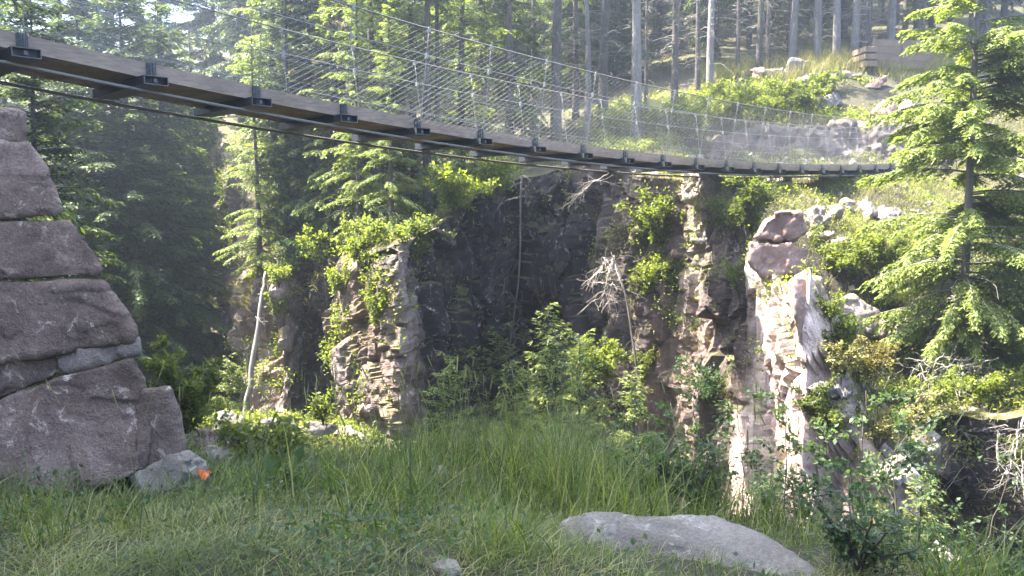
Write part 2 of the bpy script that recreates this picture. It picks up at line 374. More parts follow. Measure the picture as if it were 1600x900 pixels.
def G(x, y):
    """Height of the near bank, the gorge floor and the rise on the left, raised out of view for shade."""
    x = np.asarray(x, float); y = np.asarray(y, float)
    led = -1.6 - 0.19 * np.clip(y - 3.3, 0, 9) - 0.05 * np.clip(x, -3, 3) + 0.05 * noise2(x, y, 0.9, 1) + 0.10 * noise2(x, y, 2.7, 2)
    fl = np.interp(x, [-14, -9, -3.5, -1, 2.5, 6], [-4.2, -3.0, -3.0, -4.6, -8, -8.5]) - np.interp(x, [-12, -9, -1, 2], [.1, .25, .25, .055]) * np.clip(y - 10, 0, 12) + 0.25 * noise2(x, y, 1.6, 4)
    t = sstep(0, np.interp(x, [-4, 0, 2], [4.0, 3.0, 2.0]), y - edge_y(x))
    z = led * (1 - t) + fl * t
    z = z + 3.2 * sstep(-6.6, -8.2, x) * sstep(9.5, 7.0, y)
    z = z + 8.0 * sstep(-6.8, -11, x) * sstep(6.5, 3.5, y) + 6.5 * sstep(-8.6, -12.5, x) * sstep(16, 11, y) + 0.12 * np.clip(-x - 17, 0, 200)  # ridge outside the view, added to keep the sun off the foreground
    return z

def grid_mesh(name, xs, ys, fn, mat_, keep=None):
    X, Y = np.meshgrid(xs, ys); Z = fn(X, Y); nx, ny = len(xs), len(ys)
    v = np.stack([X, Y, Z], -1).reshape(-1, 3)
    i = (np.arange(ny - 1)[:, None] * nx + np.arange(nx - 1)[None]).ravel()
    q = np.stack([i, i + 1, i + nx + 1, i + nx], -1)
    if keep is not None:
        c = v[q].mean(1); q = q[keep(c[:, 0], c[:, 1])]
        used = np.unique(q); re = np.zeros(len(v), np.int64); re[used] = np.arange(len(used)); v = v[used]; q = re[q]
    mb = MB(); mb.add(v, q); return mb.build(name, mat_)
def axis(segs):
    r = []
    for a, b, st in segs: r += list(np.arange(a, b - 1e-6, st))
    return A(r + [segs[-1][1]])
def inside(x, y, poly):
    r = np.zeros(x.shape, bool); n = len(poly)
    for i in range(n):
        x1, y1 = poly[i]; x2, y2 = poly[(i + 1) % n]
        c = ((y1 > y) != (y2 > y)) & (x < (x2 - x1) * (y - y1) / (y2 - y1 + 1e-12) + x1)
        r ^= c
    return r
def brow_dist(x, y):
    d = np.full(x.shape, 1e9)
    for p, q in zip(BP[:-1, :2], BP[1:, :2]):
        e = q - p; t = np.clip(((x - p[0]) * e[0] + (y - p[1]) * e[1]) / (e @ e), 0, 1)
        d = np.minimum(d, np.hypot(x - p[0] - t * e[0], y - p[1] - t * e[1]))
    return d
HILLPOLY = [(-160, 37)] + [tuple(p[:2]) for p in BP] + [(160, 12), (160, 190), (-160, 190)]
ground = grid_mesh('ground', axis([(-300, -30, 15), (-30, -8, .8), (-8, 8, .14), (8, 30, .8), (30, 300, 15)]),
                   axis([(-300, -20, 15), (-20, 2, .8), (2, 12, .14), (12, 26, .5), (26, 40, 2), (40, 300, 20)]), G, M['ground'])
tag(ground, kind='structure')
hill = grid_mesh('hillside', axis([(-160, -30, 5), (-30, 30, .35), (30, 160, 5)]), axis([(11, 40, .35), (40, 70, 1), (70, 190, 6)]), H, M['hill'],
                 lambda x, y: inside(x, y, HILLPOLY) & (brow_dist(x, y) > .5))
tag(hill, kind='structure')

# the gorge wall: a sheet from the brow down to the floor, broken into blocks
def cliff_wall():
    pts = BP[:, :2]; seg = np.linalg.norm(np.diff(pts, axis=0), axis=1); cum = np.concatenate([[0], np.cumsum(seg)])
    s = np.arange(0, cum[-1], 0.085)
    px = np.interp(s, cum, pts[:, 0]); py = np.interp(s, cum, pts[:, 1])
    d = np.stack([np.gradient(px), np.gradient(py)], -1)
    k = np.ones(9) / 9
    d = np.stack([np.convolve(np.pad(d[:, j], 4, 'edge'), k, 'valid') for j in (0, 1)], -1); d /= np.linalg.norm(d, axis=1, keepdims=True)
    nrm = np.stack([d[:, 1], -d[:, 0]], -1)                       # out of the wall, towards the gorge
    zb = G(px, py) - 0.7
    rows = 135; f = np.linspace(0, 1, rows)
    zt = H(px, py)
    Z = zb[:, None] + (zt - zb)[:, None] * f[None]
    Sx = np.broadcast_to(s[:, None], Z.shape)
    p3 = np.stack([Sx, Z, np.zeros_like(Z)], -1).reshape(-1, 3)
    wob = np.stack([fbm(p3 * 0.6 + 11, 3, 2), fbm(p3 * 0.6 + 31, 3, 3), np.zeros(len(p3))], -1)
    _, g1, a1, b1, e1 = voro((p3 + wob * .45) * A([0.72, 0.24, 1]) + A([0, 0, .5]), 3)
    _, g2, a2, b2, e2 = voro((p3 + wob * .3) * A([1.8, .72, 1]) + A([0, 0, 3.5]), 9)
    _, g3, a3, b3, e3 = voro((p3 + wob * .2) * A([4.4, 2.4, 1]) + A([0, 0, 7.5]), 15)
    off = (a1 - .5) * .85 + (a2 - .5) * .42 + (a3 - .5) * .08
    for e, a_, b_, k in ((e1, a1, b1, .55), (e2, a2, b2, .34), (e3, a3, b3, .09)):
        off += k * (((a_ * 7.31) % 1 - .5) * 2 * e[:, 0] + ((b_ * 5.77) % 1 - .58) * .9 * e[:, 1])
    off -= .16 * sstep(.10, 0, g1) + .09 * sstep(.10, 0, g2) + .015 * sstep(.12, 0, g3)
    off += .20 * fbm(p3 * A([.5, .25, 1]), 4, 8) + .05 * fbm(p3 * A([2.5, 2.5, 1]), 4, 12) + .015 * fbm(p3 * 11, 2, 13)
    off = off.reshape(Z.shape)
    off += (zt[:, None] - Z) * 0.05 - 0.15                        # leans back a little
    off *= np.interp(np.interp(s, cum, [b[0] for b in BROW]), [1100, 1168, 1262, 1300], [1, .5, .5, 1])[:, None]
    off *= np.interp(f, [0, .95, 1], [1, 1, .55])[None]
    X = px[:, None] + nrm[:, :1] * off; Y = py[:, None] + nrm[:, 1:] * off
    # the brow runs back onto the bank
    cap = A([.2, .45, .75, 1.1])
    Xc = X[:, -1:] - nrm[:, :1] * cap; Yc = Y[:, -1:] - nrm[:, 1:] * cap
    Zc = H(Xc, Yc) + A([.02, .02, .0, -.25])
    V = np.stack([np.concatenate([X, Xc], 1), np.concatenate([Y, Yc], 1), np.concatenate([Z, Zc], 1)], -1)
    n, m = V.shape[:2]
    i = (np.arange(n - 1)[:, None] * m + np.arange(m - 1)[None]).ravel()
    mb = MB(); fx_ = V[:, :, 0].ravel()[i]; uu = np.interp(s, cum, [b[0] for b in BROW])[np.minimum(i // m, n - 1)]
    kind = np.interp(uu, [300, 380, 436, 470, 520, 545, 575, 625, 660, 900, 940, 1000, 1045, 1066, 1100, 1160, 1180, 1275, 1310, 1480, 1500], [.2, .5, .8, .1, .1, .6, .4, .6, .0, .0, .4, .4, .5, .75, .3, .35, 1, 1, .8, .8, .1])  # darker on shaded faces, paler on sunlit ones, painted along the wall
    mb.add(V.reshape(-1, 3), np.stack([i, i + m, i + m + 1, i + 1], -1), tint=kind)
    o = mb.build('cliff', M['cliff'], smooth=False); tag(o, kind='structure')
    return V, nrm
CV, CN = cliff_wall()
from mathutils.bvhtree import BVHTree
bpy.context.view_layer.update(); _dg = bpy.context.evaluated_depsgraph_get()
_trees = [BVHTree.FromObject(bpy.data.objects[n], _dg) for n in ('ground', 'hillside', 'cliff')]
def surf(u, v, Y, reach=4.5):
    """The point of the land or the gorge wall that lies on the sight line through u, v, where it is near distance Y; else the point at Y."""
    p = Vector(P(u, v, Y)); d = p.normalized(); best = None
    for t in _trees:
        h = t.ray_cast(Vector((0, 0, 0)), d)
        if h[0] is not None and (best is None or h[3] < best[1]): best = (h[0], h[3])
    return A(best[0]) if best and abs(best[0].y - Y) < reach else A(p)

# ------------------------------------------------------------------ rocks
import bmesh
def hull_rock(name, pts, m, voxel=0.03, amp=0.02, chip=0.03, seed=0, smooth_it=2, parent=None, fs=1.0, grow=0.0):
    bm = bmesh.new()
    for p in pts: bm.verts.new(p)
    bmesh.ops.convex_hull(bm, input=bm.verts)
    loose = [v for v in bm.verts if not v.link_faces]
    bmesh.ops.delete(bm, geom=loose, context='VERTS')
    me = bpy.data.meshes.new(name); bm.to_mesh(me); bm.free()
    t = bpy.data.objects.new('tmp', me); COL.objects.link(t)
    r = t.modifiers.new('r', 'REMESH'); r.mode = 'VOXEL'; r.voxel_size = voxel
    s = t.modifiers.new('s', 'SMOOTH'); s.factor = 0.5; s.iterations = smooth_it
    dg = bpy.context.evaluated_depsgraph_get(); e = t.evaluated_get(dg).to_mesh()
    n = len(e.vertices); v = np.zeros(n * 3, np.float32); e.vertices.foreach_get('co', v); v = v.reshape(-1, 3).astype(float)
    nn = np.zeros(n * 3, np.float32); e.vertices.foreach_get('normal', nn); nn = nn.reshape(-1, 3)
    fv = np.zeros(len(e.loops), np.int32); e.loops.foreach_get('vertex_index', fv); quads = fv.reshape(-1, 4)
    bpy.data.objects.remove(t); bpy.data.meshes.remove(me)
    w = v + 0.15 * np.stack([fbm(v * 2 + k * 9, 2, seed + k) for k in range(3)], -1)
    _, g, a, b, e1 = voro(w * 3.3 / fs, seed + 3); _, g2, a2, b2, e2 = voro(w * 9.0 / fs, seed + 9)
    tilt = lambda e, a, b: ((a * 7.31) % 1 - .5) * e[:, 0] + ((b * 5.77) % 1 - .5) * e[:, 1] + ((a * 13.7) % 1 - .5) * e[:, 2]
    off = amp * (fbm(v * 2.2 / fs, 4, seed) + .35 * fbm(v * 14 / fs, 3, seed + 5)) + chip * ((a - .5) * .9 + 2.2 * tilt(e1, a, b) - .4 * sstep(.05, 0, g) + .3 * (a2 - .5) + .9 * tilt(e2, a2, b2)) + grow
    v = v + nn * off[:, None]
    mb = MB(); mb.add(v, quads)
    return mb.build(name, m, parent)
def block(name, poly, Y, thick, m, label, cat='stone', back=0.0, group=None, shrink=0.9, skew=(0.0, 0.0), **k):
    """A stone whose face towards the path has the outline poly (picture columns and rows) at distance Y (or one Y per corner)."""
    Ys = Y if hasattr(Y, '__len__') else [Y] * len(poly)
    fr = A([P(u, v, y) for (u, v), y in zip(poly, Ys)]); c = fr.mean(0)
    cb = A([P(u, v, y + thick) for (u, v), y in zip(poly, Ys)]).mean(0)
    bk = cb + (fr - c) * shrink + A([skew[0], 0, skew[1]])
    return tag(hull_rock(name, np.concatenate([fr, bk]), m, **k), label, cat, group)
def boulder(name, u, v, Y, size, m, label, cat='boulder', seed=0, group=None, sink=0.0, npts=16, **k):
    r = np.random.default_rng(seed + 100)
    p = r.normal(size=(npts, 3)); p /= np.linalg.norm(p, axis=1, keepdims=True) * (0.85 + .3 * r.random((npts, 1)))
    c = surf(u, v, Y) + A([0, 0, size[2] * .2])
    return tag(hull_rock(name, c + p * A(size) * .5 + A([0, 0, -sink]), m, seed=seed, **k), label, cat, group)

def lay(u, v, Y, ys, d=-.2):
    return list(A(ys) - np.mean(ys) + surf(u, v, Y)[1] + d)
STK = 'stones stacked in the dry wall'
kw = dict(voxel=0.017, amp=0.012, chip=0.020, smooth_it=1, grow=.014, fs=1.7)
block('wall_stone', [(-330, 165), (38, 172), (42, 205), (36, 222), (-330, 222)], 5.75, .9, M['stone'], 'small capping stone on top of the stacked stone wall, above the bridge view', group=STK, seed=1, **kw)
block('wall_stone', [(-330, 226), (44, 222), (66, 250), (101, 328), (98, 338), (-330, 342)], [5.7, 5.65, 5.65, 5.5, 5.5, 5.5], 1.1, M['stone'], 'second stone from the top, trapezoid with a vertical crack, in the stacked wall', group=STK, seed=2, **kw)
block('wall_stone', [(-330, 344), (-60, 344), (14, 341), (22, 352), (-40, 358), (-330, 360)], 5.62, .8, M['stone'], 'thin wedge of stone pinched below the cracked trapezoid stone', group=STK, seed=3, **kw)
block('wall_stone', [(-330, 362), (10, 354), (112, 343), (122, 350), (160, 420), (156, 431), (0, 436), (-330, 440)], [5.5, 5.55, 5.5, 5.48, 5.4, 5.4, 5.4, 5.4], 1.1, M['stone'], 'dark smooth wall stone with pointed end, third course from the top', group=STK, seed=4, **kw)
block('wall_stone', [(-330, 448), (0, 440), (160, 443), (178, 482), (212, 512), (208, 532), (0, 565), (-330, 590)], [5.4, 5.42, 5.4, 5.38, 5.36, 5.34, 5.3, 5.3], 1.3, M['stone'], 'large pale mottled wall stone in the middle of the stacked wall', group=STK, seed=5, **kw)
block('wall_stone', [(96, 562), (130, 545), (214, 529), (218, 551), (180, 562), (110, 581), (98, 576)], 5.36, .7, M['wedge'], 'slim light wedge stone under the large mottled wall stone', group=STK, seed=6, **kw)
block('wall_stone', [(-330, 592), (0, 573), (84, 557), (93, 572), (84, 588), (0, 622), (-330, 640)], 5.36, .8, M['stone'], 'greenish low wall stone beside the slim light wedge', group=STK, seed=7, **kw)
block('wall_stone', [(-60, 646), (0, 626), (100, 590), (205, 563), (224, 592), (232, 640), (238, 690), (232, 728), (205, 745), (0, 800), (-60, 800)],
      [5.3, 5.3, 5.28, 5.3, 5.28, 5.25, 5.2, 5.2, 5.15, 5.1, 5.1], 1.5, M['stone'], 'biggest wall stone at the foot of the stack with a slanting crack', group=STK, seed=8, **kw)
block('wall_stone', [(-330, 650), (-66, 646), (-66, 800), (-330, 800)], 5.25, 1.2, M['stone'], 'foot stone at the outer end of the stack, cut by the picture edge', group=STK, seed=19, **kw)
block('wall_stone', [(226, 613), (262, 607), (274, 640), (286, 702), (268, 718), (226, 738), (222, 660)], 5.24, .9, M['stone'], 'blocky end stone with a flat pale top at the foot of the stacked wall', group=STK, seed=18, **kw)
fs_ = block('fallen_stone', [(206, 742), (262, 712), (300, 703), (322, 722), (338, 765), (330, 800), (230, 800)], [5.1, 5.1, 5.1, 5.0, 4.95, 4.9, 4.9], .7, M['grey'], 'rounded grey stone in the grass with an orange paint mark', seed=9, voxel=.022, amp=.03, chip=.03)
bpy.context.view_layer.update(); mb = MB(); pts_ = []
for rr in (0.0, .5, 1.0):
    for t in np.linspace(0, 2 * math.pi, 14, endpoint=False):
        w_ = 1 + .25 * math.sin(3 * t) + .1 * math.sin(7 * t); d = Vector(P(320 + 9 * rr * w_ * math.cos(t), 740 - 8 * rr * w_ * math.sin(t), 5.0)).normalized()
        ok, loc_, nrm_, _ = fs_.ray_cast((0, 0, 0), d); pts_.append(A(loc_) + A(nrm_) * .010 if ok else (pts_[-1] if pts_ else A(P(320, 740, 4.95))))
k_ = np.arange(14); mb.add(pts_, [(r_ * 14 + i_, r_ * 14 + (i_ + 1) % 14, r_ * 14 + 14 + (i_ + 1) % 14, r_ * 14 + 14 + i_) for r_ in (0, 1) for i_ in range(14)])
pm = mb.build('paint_mark', M['paint'], fs_)
block('foreground_boulder', [(872, 818), (900, 803), (985, 799), (1110, 801), (1150, 815), (1215, 852), (1290, 905), (1290, 1010), (860, 1010)], [4.1, 4.1, 4.15, 4.15, 4.1, 3.9, 3.6, 3.3, 3.5], .55, M['grey'],
      'broad smooth grey boulder in the tall grass at the brink', 'boulder', seed=10, voxel=.02, amp=.03, chip=.014, smooth_it=8, shrink=.8, fs=1.6)
boulder('grass_stone', 690, 745, 5.9, (.22, .25, .14), M['slab'], 'small white stone half hidden in the tall grass', 'stone', seed=11, voxel=.02)
boulder('grass_stone', 700, 893, 3.6, (.16, .16, .07), M['grey'], 'flat grey stone at the bottom edge among dry grass', 'stone', seed=12, voxel=.015)
boulder('dirt_heap', 815, 722, 7.0, (.9, .7, .45), M['grey'], 'low grey rock behind the tall grass below the dark gorge wall', 'boulder', seed=13, voxel=.03)
# sunlit rocks on the gorge floor
RK = 'rocks on the gorge floor'
for i, (u, v, Y, sz, mm, lb) in enumerate([
    (322, 700, 10.5, (.62, .6, .36), 'brown', 'brown sunlit boulder on the gorge floor beside the stacked wall'),
    (395, 705, 10.8, (.8, .6, .34), 'slab', 'pale flat boulder under the bleached log'),
    (352, 722, 9.6, (.4, .4, .26), 'slab', 'small pale stone in front of the brown gorge boulder'),
    (440, 690, 12.0, (.7, .6, .34), 'slab', 'cracked pale rock between the log and the spiky seedling'),
    (478, 682, 12.6, (.5, .5, .32), 'brown', 'round brown rock below the leafy bush on the gorge floor'),
    (506, 672, 12.9, (.6, .5, .5), 'slab', 'tilted grey slab leaning up beside the leafy bush'),
    (546, 690, 12.0, (.95, .7, .42), 'slab', 'long rock with slanting top at the foot of the lit pillar'),
    (575, 655, 13.0, (.6, .6, .6), 'brown', 'reddish block against the lit pillar foot'),
    (418, 672, 15.0, (.9, .7, .4), 'grey', 'grey rock at the foot of the leaning pale trunk'),
    (350, 672, 17.0, (.8, .7, .5), 'grey', 'shaded rock beside the small young spruce')]):
    boulder('gorge_boulder', u, v, Y, sz, M[mm], lb, seed=20 + i, voxel=.03, amp=.015, chip=.06, group=RK, npts=10, smooth_it=1)
# the right bank
BK = 'boulders on the right bank'
block('bank_boulder', [(1180, 372), (1197, 345), (1222, 330), (1250, 332), (1262, 362), (1236, 378)], 14.8, 1.1, M['brown'], 'brown shaded top block of the split boulder on the lit cliff', 'boulder', seed=31, voxel=.04, amp=.03, chip=.055, fs=1.4, smooth_it=0, group=BK)
block('bank_boulder', [(1172, 378), (1238, 381), (1264, 392), (1246, 424), (1192, 432), (1170, 408)], 14.75, 1.0, M['brown'], 'brown shaded lower block of the split boulder on the lit cliff', 'boulder', seed=32, voxel=.04, amp=.03, chip=.055, fs=1.4, smooth_it=0, group=BK)
block('rock_slab', [(1290, 478), (1330, 462), (1380, 500), (1420, 512), (1404, 530), (1330, 522), (1292, 512)], lay(1350, 500, 14.6, [14.6, 14.8, 14.9, 14.9, 14.7, 14.5, 14.4]), 1.2, M['slab'], 'pale slanting layered slab on the bank beside the hero spruce'.replace('hero ', 'tall '), 'rock', seed=33, voxel=.045, amp=.03, chip=.06, fs=1.5)
block('rock_slab', [(1240, 430), (1282, 432), (1300, 470), (1282, 545), (1246, 540), (1238, 480)], lay(1268, 490, 13.0, [13.2, 13.3, 13.4, 13.3, 13.0, 13.0], .1), 1.0, M['brown'], 'upright brown slab beside the mossy white rib', 'rock', seed=34, voxel=.045, amp=.03, chip=.05, fs=1.5)
for i, (u, v, Y, sz, mm, lb) in enumerate([
    (1275, 352, 16.0, (.9, .8, .7), 'slab', 'pale cracked boulder beside the brown split boulder'),
    (1300, 345, 17.8, (.6, .7, .6), 'slab', 'small white boulder in the rubble under the bridge'),
    (1322, 330, 18.4, (.5, .6, .5), 'slab', 'round white stone at the top of the bank rubble'),
    (1352, 338, 18.2, (.55, .9, 1.0), 'slab', 'tall white stone with a dark cleft near the spruce'),
    (1384, 352, 18.0, (1.0, .9, .8), 'slab', 'wide white boulder next to the spruce branches'),
    (1250, 385, 14.2, (.8, .7, .3), 'slab', 'flat white plate below the split boulder'),
    (1285, 372, 15.4, (1.0, .7, .28), 'slab', 'upper white plate of the lit rubble shelf'),
    (1240, 412, 13.4, (.8, .6, .3), 'slab', 'lower white plate at the cliff brow'),
    (1310, 385, 15.4, (.6, .5, .3), 'slab', 'small white plate at the edge of the green clump'),
    (1088, 305, 20.5, (1.1, 1.2, 1.6), 'slab', 'tall white ribbed outcrop under the middle of the bridge'),
    (1092, 372, 18.8, (.9, .8, .7), 'grey', 'grey overhanging block on the cliff below the white outcrop'),
    (1052, 415, 18.0, (.42, .5, .6), 'brown', 'rounded brown block on the edge of the dark cliff'),
    (1215, 290, 20.6, (1.2, .9, .5), 'slab', 'bare white rock just below the bridge deck'),
    (1345, 515, 14.6, (.6, .5, .3), 'slab', 'pale stone under the layered slab'),
    (1300, 612, 14.0, (1.0, .7, .35), 'grey', 'flat dark ledge stone above the mossy bushes'),
    (1250, 850, 11.5, (.9, .8, .6), 'slab', 'white rock low down behind the birch saplings'),
    (1390, 760, 12.2, (1.2, .9, .8), 'slab', 'lit rock among the saplings below the bank'),
    (1460, 880, 10.5, (.8, .7, .5), 'slab', 'pale rock beside the dark overhang at the lower right')]):
    boulder('bank_boulder', u, v, Y, A(sz) * .85, M[mm], lb, seed=40 + i, voxel=.04, amp=.02, chip=.10, group=BK, fs=1.0, npts=9, smooth_it=0)
# the slab face behind the far end of the bridge
block('rock_face', [(1100, 285), (1112, 215), (1180, 205), (1300, 192), (1400, 190), (1500, 195), (1500, 285)], [25.6, 26.3, 26.4, 26.5, 26.5, 26.5, 25.6], 2.5, M['face'], 'broad pinkish rock face behind the far end of the bridge', 'rock', seed=70, voxel=.06, amp=.06, chip=.16, fs=2.2, smooth_it=0)
SL = 'boulders along the top of the bank'
for i, (u, v, Y, sz, mm, lb) in enumerate([
    (1184, 126, 31.0, (.6, .7, .6), 'brown', 'pinkish pointed boulder at the near end of the bank top row'),
    (1212, 122, 31.2, (1.0, .8, .5), 'slate', 'dark slate block second in the bank top row'),
    (1240, 117, 31.4, (1.3, .9, .7), 'slate', 'biggest dark slate slab tilted on top of the bank'),
    (1256, 128, 31.0, (.7, .6, .5), 'slate', 'dark slate chunk leaning under the tilted slab'),
    (1264, 108, 32.0, (.7, .6, .4), 'grey', 'light grey stone behind the tilted slate slab'),
    (1270, 126, 31.0, (.4, .4, .45), 'grey', 'small grey stone at the right of the slate slabs'),
    (1205, 134, 30.6, (.9, .6, .25), 'slate', 'flat slate plate lying before the slate slabs'),
    (1312, 120, 31.2, (.9, .7, .3), 'slab', 'rubble stone in the middle of the bank top'),
    (1335, 124, 31.0, (.6, .6, .3), 'slab', 'rubble stone below the wooden fence'),
    (1362, 136, 30.4, (.9, .7, .55), 'brown', 'brown pyramid boulder below the wooden fence'),
    (1160, 130, 31.0, (.5, .5, .3), 'grey', 'low grey stone in grass before the pinkish boulder'),
    (1380, 184, 28.0, (1.0, .8, .7), 'brown', 'pink boulder under the dry grass above the rock face'),
    (1415, 190, 27.2, (.8, .8, .9), 'slab', 'white boulder at the end of the rock face near the spruce'),
    (1300, 172, 28.4, (.8, .8, .8), 'slate', 'dark rock in the hollow of the bank greenery')]):
    boulder('bank_boulder', u, v, Y, A(sz) * A([1.1, 1, 1.25]), M[mm], lb, seed=80 + i, voxel=.05, amp=.02, chip=.08, group=SL, fs=1.5, npts=9, smooth_it=0)

# ------------------------------------------------------------------ the suspension bridge
Y0_, a_, b_, c_ = 7.82192, -0.59792186, 0.107379, 0.10957148
_tz = np.polyfit(np.arange(20), [1.47, 1.375, 1.28, 1.18, 1.09, 1.02, .963, .92, .90, .89, .886, .89, .905, .93, .96, .99, 1.035, 1.085, 1.15, 1.225], 3)
D2 = A([b_, c_]) / math.hypot(b_, c_); N2 = A([-D2[1], D2[0]]); W = 1.25
D3 = A([*D2, 0]); N3 = A([*N2, 0]); UZ = A([0, 0, 1.])
def bpt(t, n=0.0, h=0.0):
    """A point of the bridge: t bays along, n across (0 the nearer edge, W the farther), h above the crossbeam centre."""
    t = np.asarray(t, float); sh = np.broadcast(t, np.asarray(n), np.asarray(h)).shape
    X = Y0_ * (a_ + b_ * t) + N2[0] * n; Y = Y0_ * (1 + c_ * t) + N2[1] * n; Z = np.polyval(_tz, t) + h
    return np.stack([np.broadcast_to(q, sh) for q in (X, Y, Z)], -1)
T0, T1 = -4.0, 22.6
br = empty('suspension_bridge', bpt(9, W / 2), 'long sagging timber and steel suspension bridge with wire net railings across the gorge', 'bridge')
off = A(br.location)
class LMB(MB):
    def build(s, name, mat, parent=None, smooth=True, loc=None):
        s.v = [x - off for x in s.v]; return MB.build(s, name, mat, parent, smooth, loc)
tt = np.arange(T0, T1, .25)
def strip(n0, n1, h0, h1, t=tt, mbx=None, tint=.5):
    """A long board that follows the deck line, cut across its width n0..n1 and height h0..h1."""
    m = mbx or LMB(); c = [bpt(t, n0, h0), bpt(t, n1, h0), bpt(t, n1, h1), bpt(t, n0, h1)]
    v = np.stack(c, 1); k = len(t); i = np.arange(k - 1)[:, None] * 4; j = np.arange(4)[None]; j2 = (j + 1) % 4
    q = np.stack([i + j, i + 4 + j, i + 4 + j2, i + j2], -1).reshape(-1, 4)
    q = np.concatenate([q, [[0, 1, 2, 3], [4 * k - 1, 4 * k - 2, 4 * k - 3, 4 * k - 4]]]); m.add(v.reshape(-1, 3), q, tint=tint); return m
dk = LMB()
for k in range(8): strip(.075 + k * .1385, .075 + k * .1385 + .128, .052, .098, mbx=dk, tint=rng.random())
dk.build('deck', M['wood'], br, False)
ks = np.arange(T0, T1, 2.0)
for n0 in (0.0, W - .06):
    for k in ks:
        strip(n0, n0 + .06, .03, .19, np.linspace(k + .012, min(k + 1.988, T1), 9)).build('edge_board', M['wood'], br, False)
for n0, r in ((.02, .019), (W - .02, .019)):
    m = LMB(); m.tube(bpt(tt, n0, -.105), r, 8); m.build('main_cable', M['rope'], br)
for n_, s_ in ((-.05, -1), (W + .05, 1)):
    for hh, r in ((1.36, .011), (1.02, .0055), (.55, .003), (.24, .003)):
        m = LMB(); m.tube(bpt(tt, n_ + s_ * .2 * hh / 1.36, hh), r, 5); m.build('handrail_cable' if hh > 1.3 else 'railing_wire', M['rope'] if hh > 1.3 else M['zinc'], br)
for t in range(-4, 23):
    m = LMB(); c0, c1 = bpt(t, -.13), bpt(t, W + .13); mid = (c0 + c1) / 2; hl = (W + .26) / 2; w_, h_ = .125, .046
    for sx in (-1, 1):
        m.box(mid + D3 * sx * (w_ - .004), D3 * .004, N3 * hl, UZ * h_)
        m.box(mid + UZ * sx * (h_ - .004), D3 * (w_ - .008), N3 * hl, UZ * .004)
    m.box(mid, D3 * (w_ - .008), N3 * (hl - .1), UZ * (h_ - .008))
    bmo = m.build('crossbeam', M['steel'], br, False)
    for e, sg in ((c0, -1), (c1, 1)):
        m = LMB(); e = e + N3 * sg * .004
        for sx in (-1, 1):
            m.box(e + D3 * sx * (w_ - .003), D3 * .004, N3 * .004, UZ * h_); m.box(e + UZ * sx * (h_ - .003), D3 * w_, N3 * .004, UZ * .004)
        m.build('rim', M['edge'], bmo, False)
    for n_, s_ in ((-.06, -1), (W + .06, 1)):
        base = bpt(t, n_, 0)
        m = LMB()                                                      # strap and bolt that hold the hanger to the beam end
        for sx in (-1, 1): m.tube([base + D3 * sx * .02 + UZ * z for z in (-.05, .06, .2)], .006, 5)
        m.box(base + UZ * -.048, D3 * .03, N3 * .02, UZ * .004); m.box(base - N3 * s_ * -.045, D3 * .018, N3 * .01, UZ * .018)
        m.build('bolt', M['edge'], bmo, False)
        m = LMB(); hs = np.linspace(-.04, 1.38, 7); sw = .012 * math.sin(t * 2.1 + n_)
        m.tube(bpt(t + sw * hs, n_ + s_ * .2 * np.clip(hs, 0, 2) / 1.36, hs), .0048, 5)
        hg = m.build('hanger', M['zinc'], br)
        for hh in (1.36, 1.02):
            m = LMB(); m.box(bpt(t + sw * hh, n_ + s_ * .2 * hh / 1.36, hh - .015), D3 * .017, N3 * .02, UZ * .035)
            m.build('clamp', M['zinc'], hg, False)
    if t < 22:
        m = LMB(); m.box(bpt(t + .5 - .5, -.012, .115), D3 * .05, N3 * .010, UZ * .078); m.build('joint_plate', M['steel'], br, False)
for n_, s_ in ((-.05, -1), (W + .05, 1)):
    m = LMB(); hs = np.linspace(.10, 1.34, 8)
    for fam in (1, -1):
        for t in np.arange(T0 - 2, T1 + 2, .10):
            tv = t + fam * hs * 1.35
            ok = (tv >= T0) & (tv <= T1)
            if ok.sum() < 2: continue
            h2, t2 = hs[ok], tv[ok]
            m.tube(bpt(t2, n_ + s_ * (.2 * h2 / 1.36 - .012), h2), .0010, 3, cap=False)
    m.build('railing_net', M['zinc'], br)
# ------------------------------------------------------------------ plants: builders
def unit(v): return v / (np.linalg.norm(v, axis=-1, keepdims=True) + 1e-9)
def land(x, y):
    x = np.atleast_1d(np.asarray(x, float)); y = np.atleast_1d(np.asarray(y, float))
    return np.where(inside(x, y, HILLPOLY), H(x, y), G(x, y))
def site(u, Y):
    x = (u - 800) / F * Y * .997
    return A([x, Y, land(x, Y)[0]])
def trunk_line(r, H_, bend):
    z = np.linspace(-.5, H_, 14)
    return np.stack([bend * np.sin(z * .35 + r.random() * 6) * z / H_, bend * np.cos(z * .3 + r.random() * 6) * z / H_, z], -1)

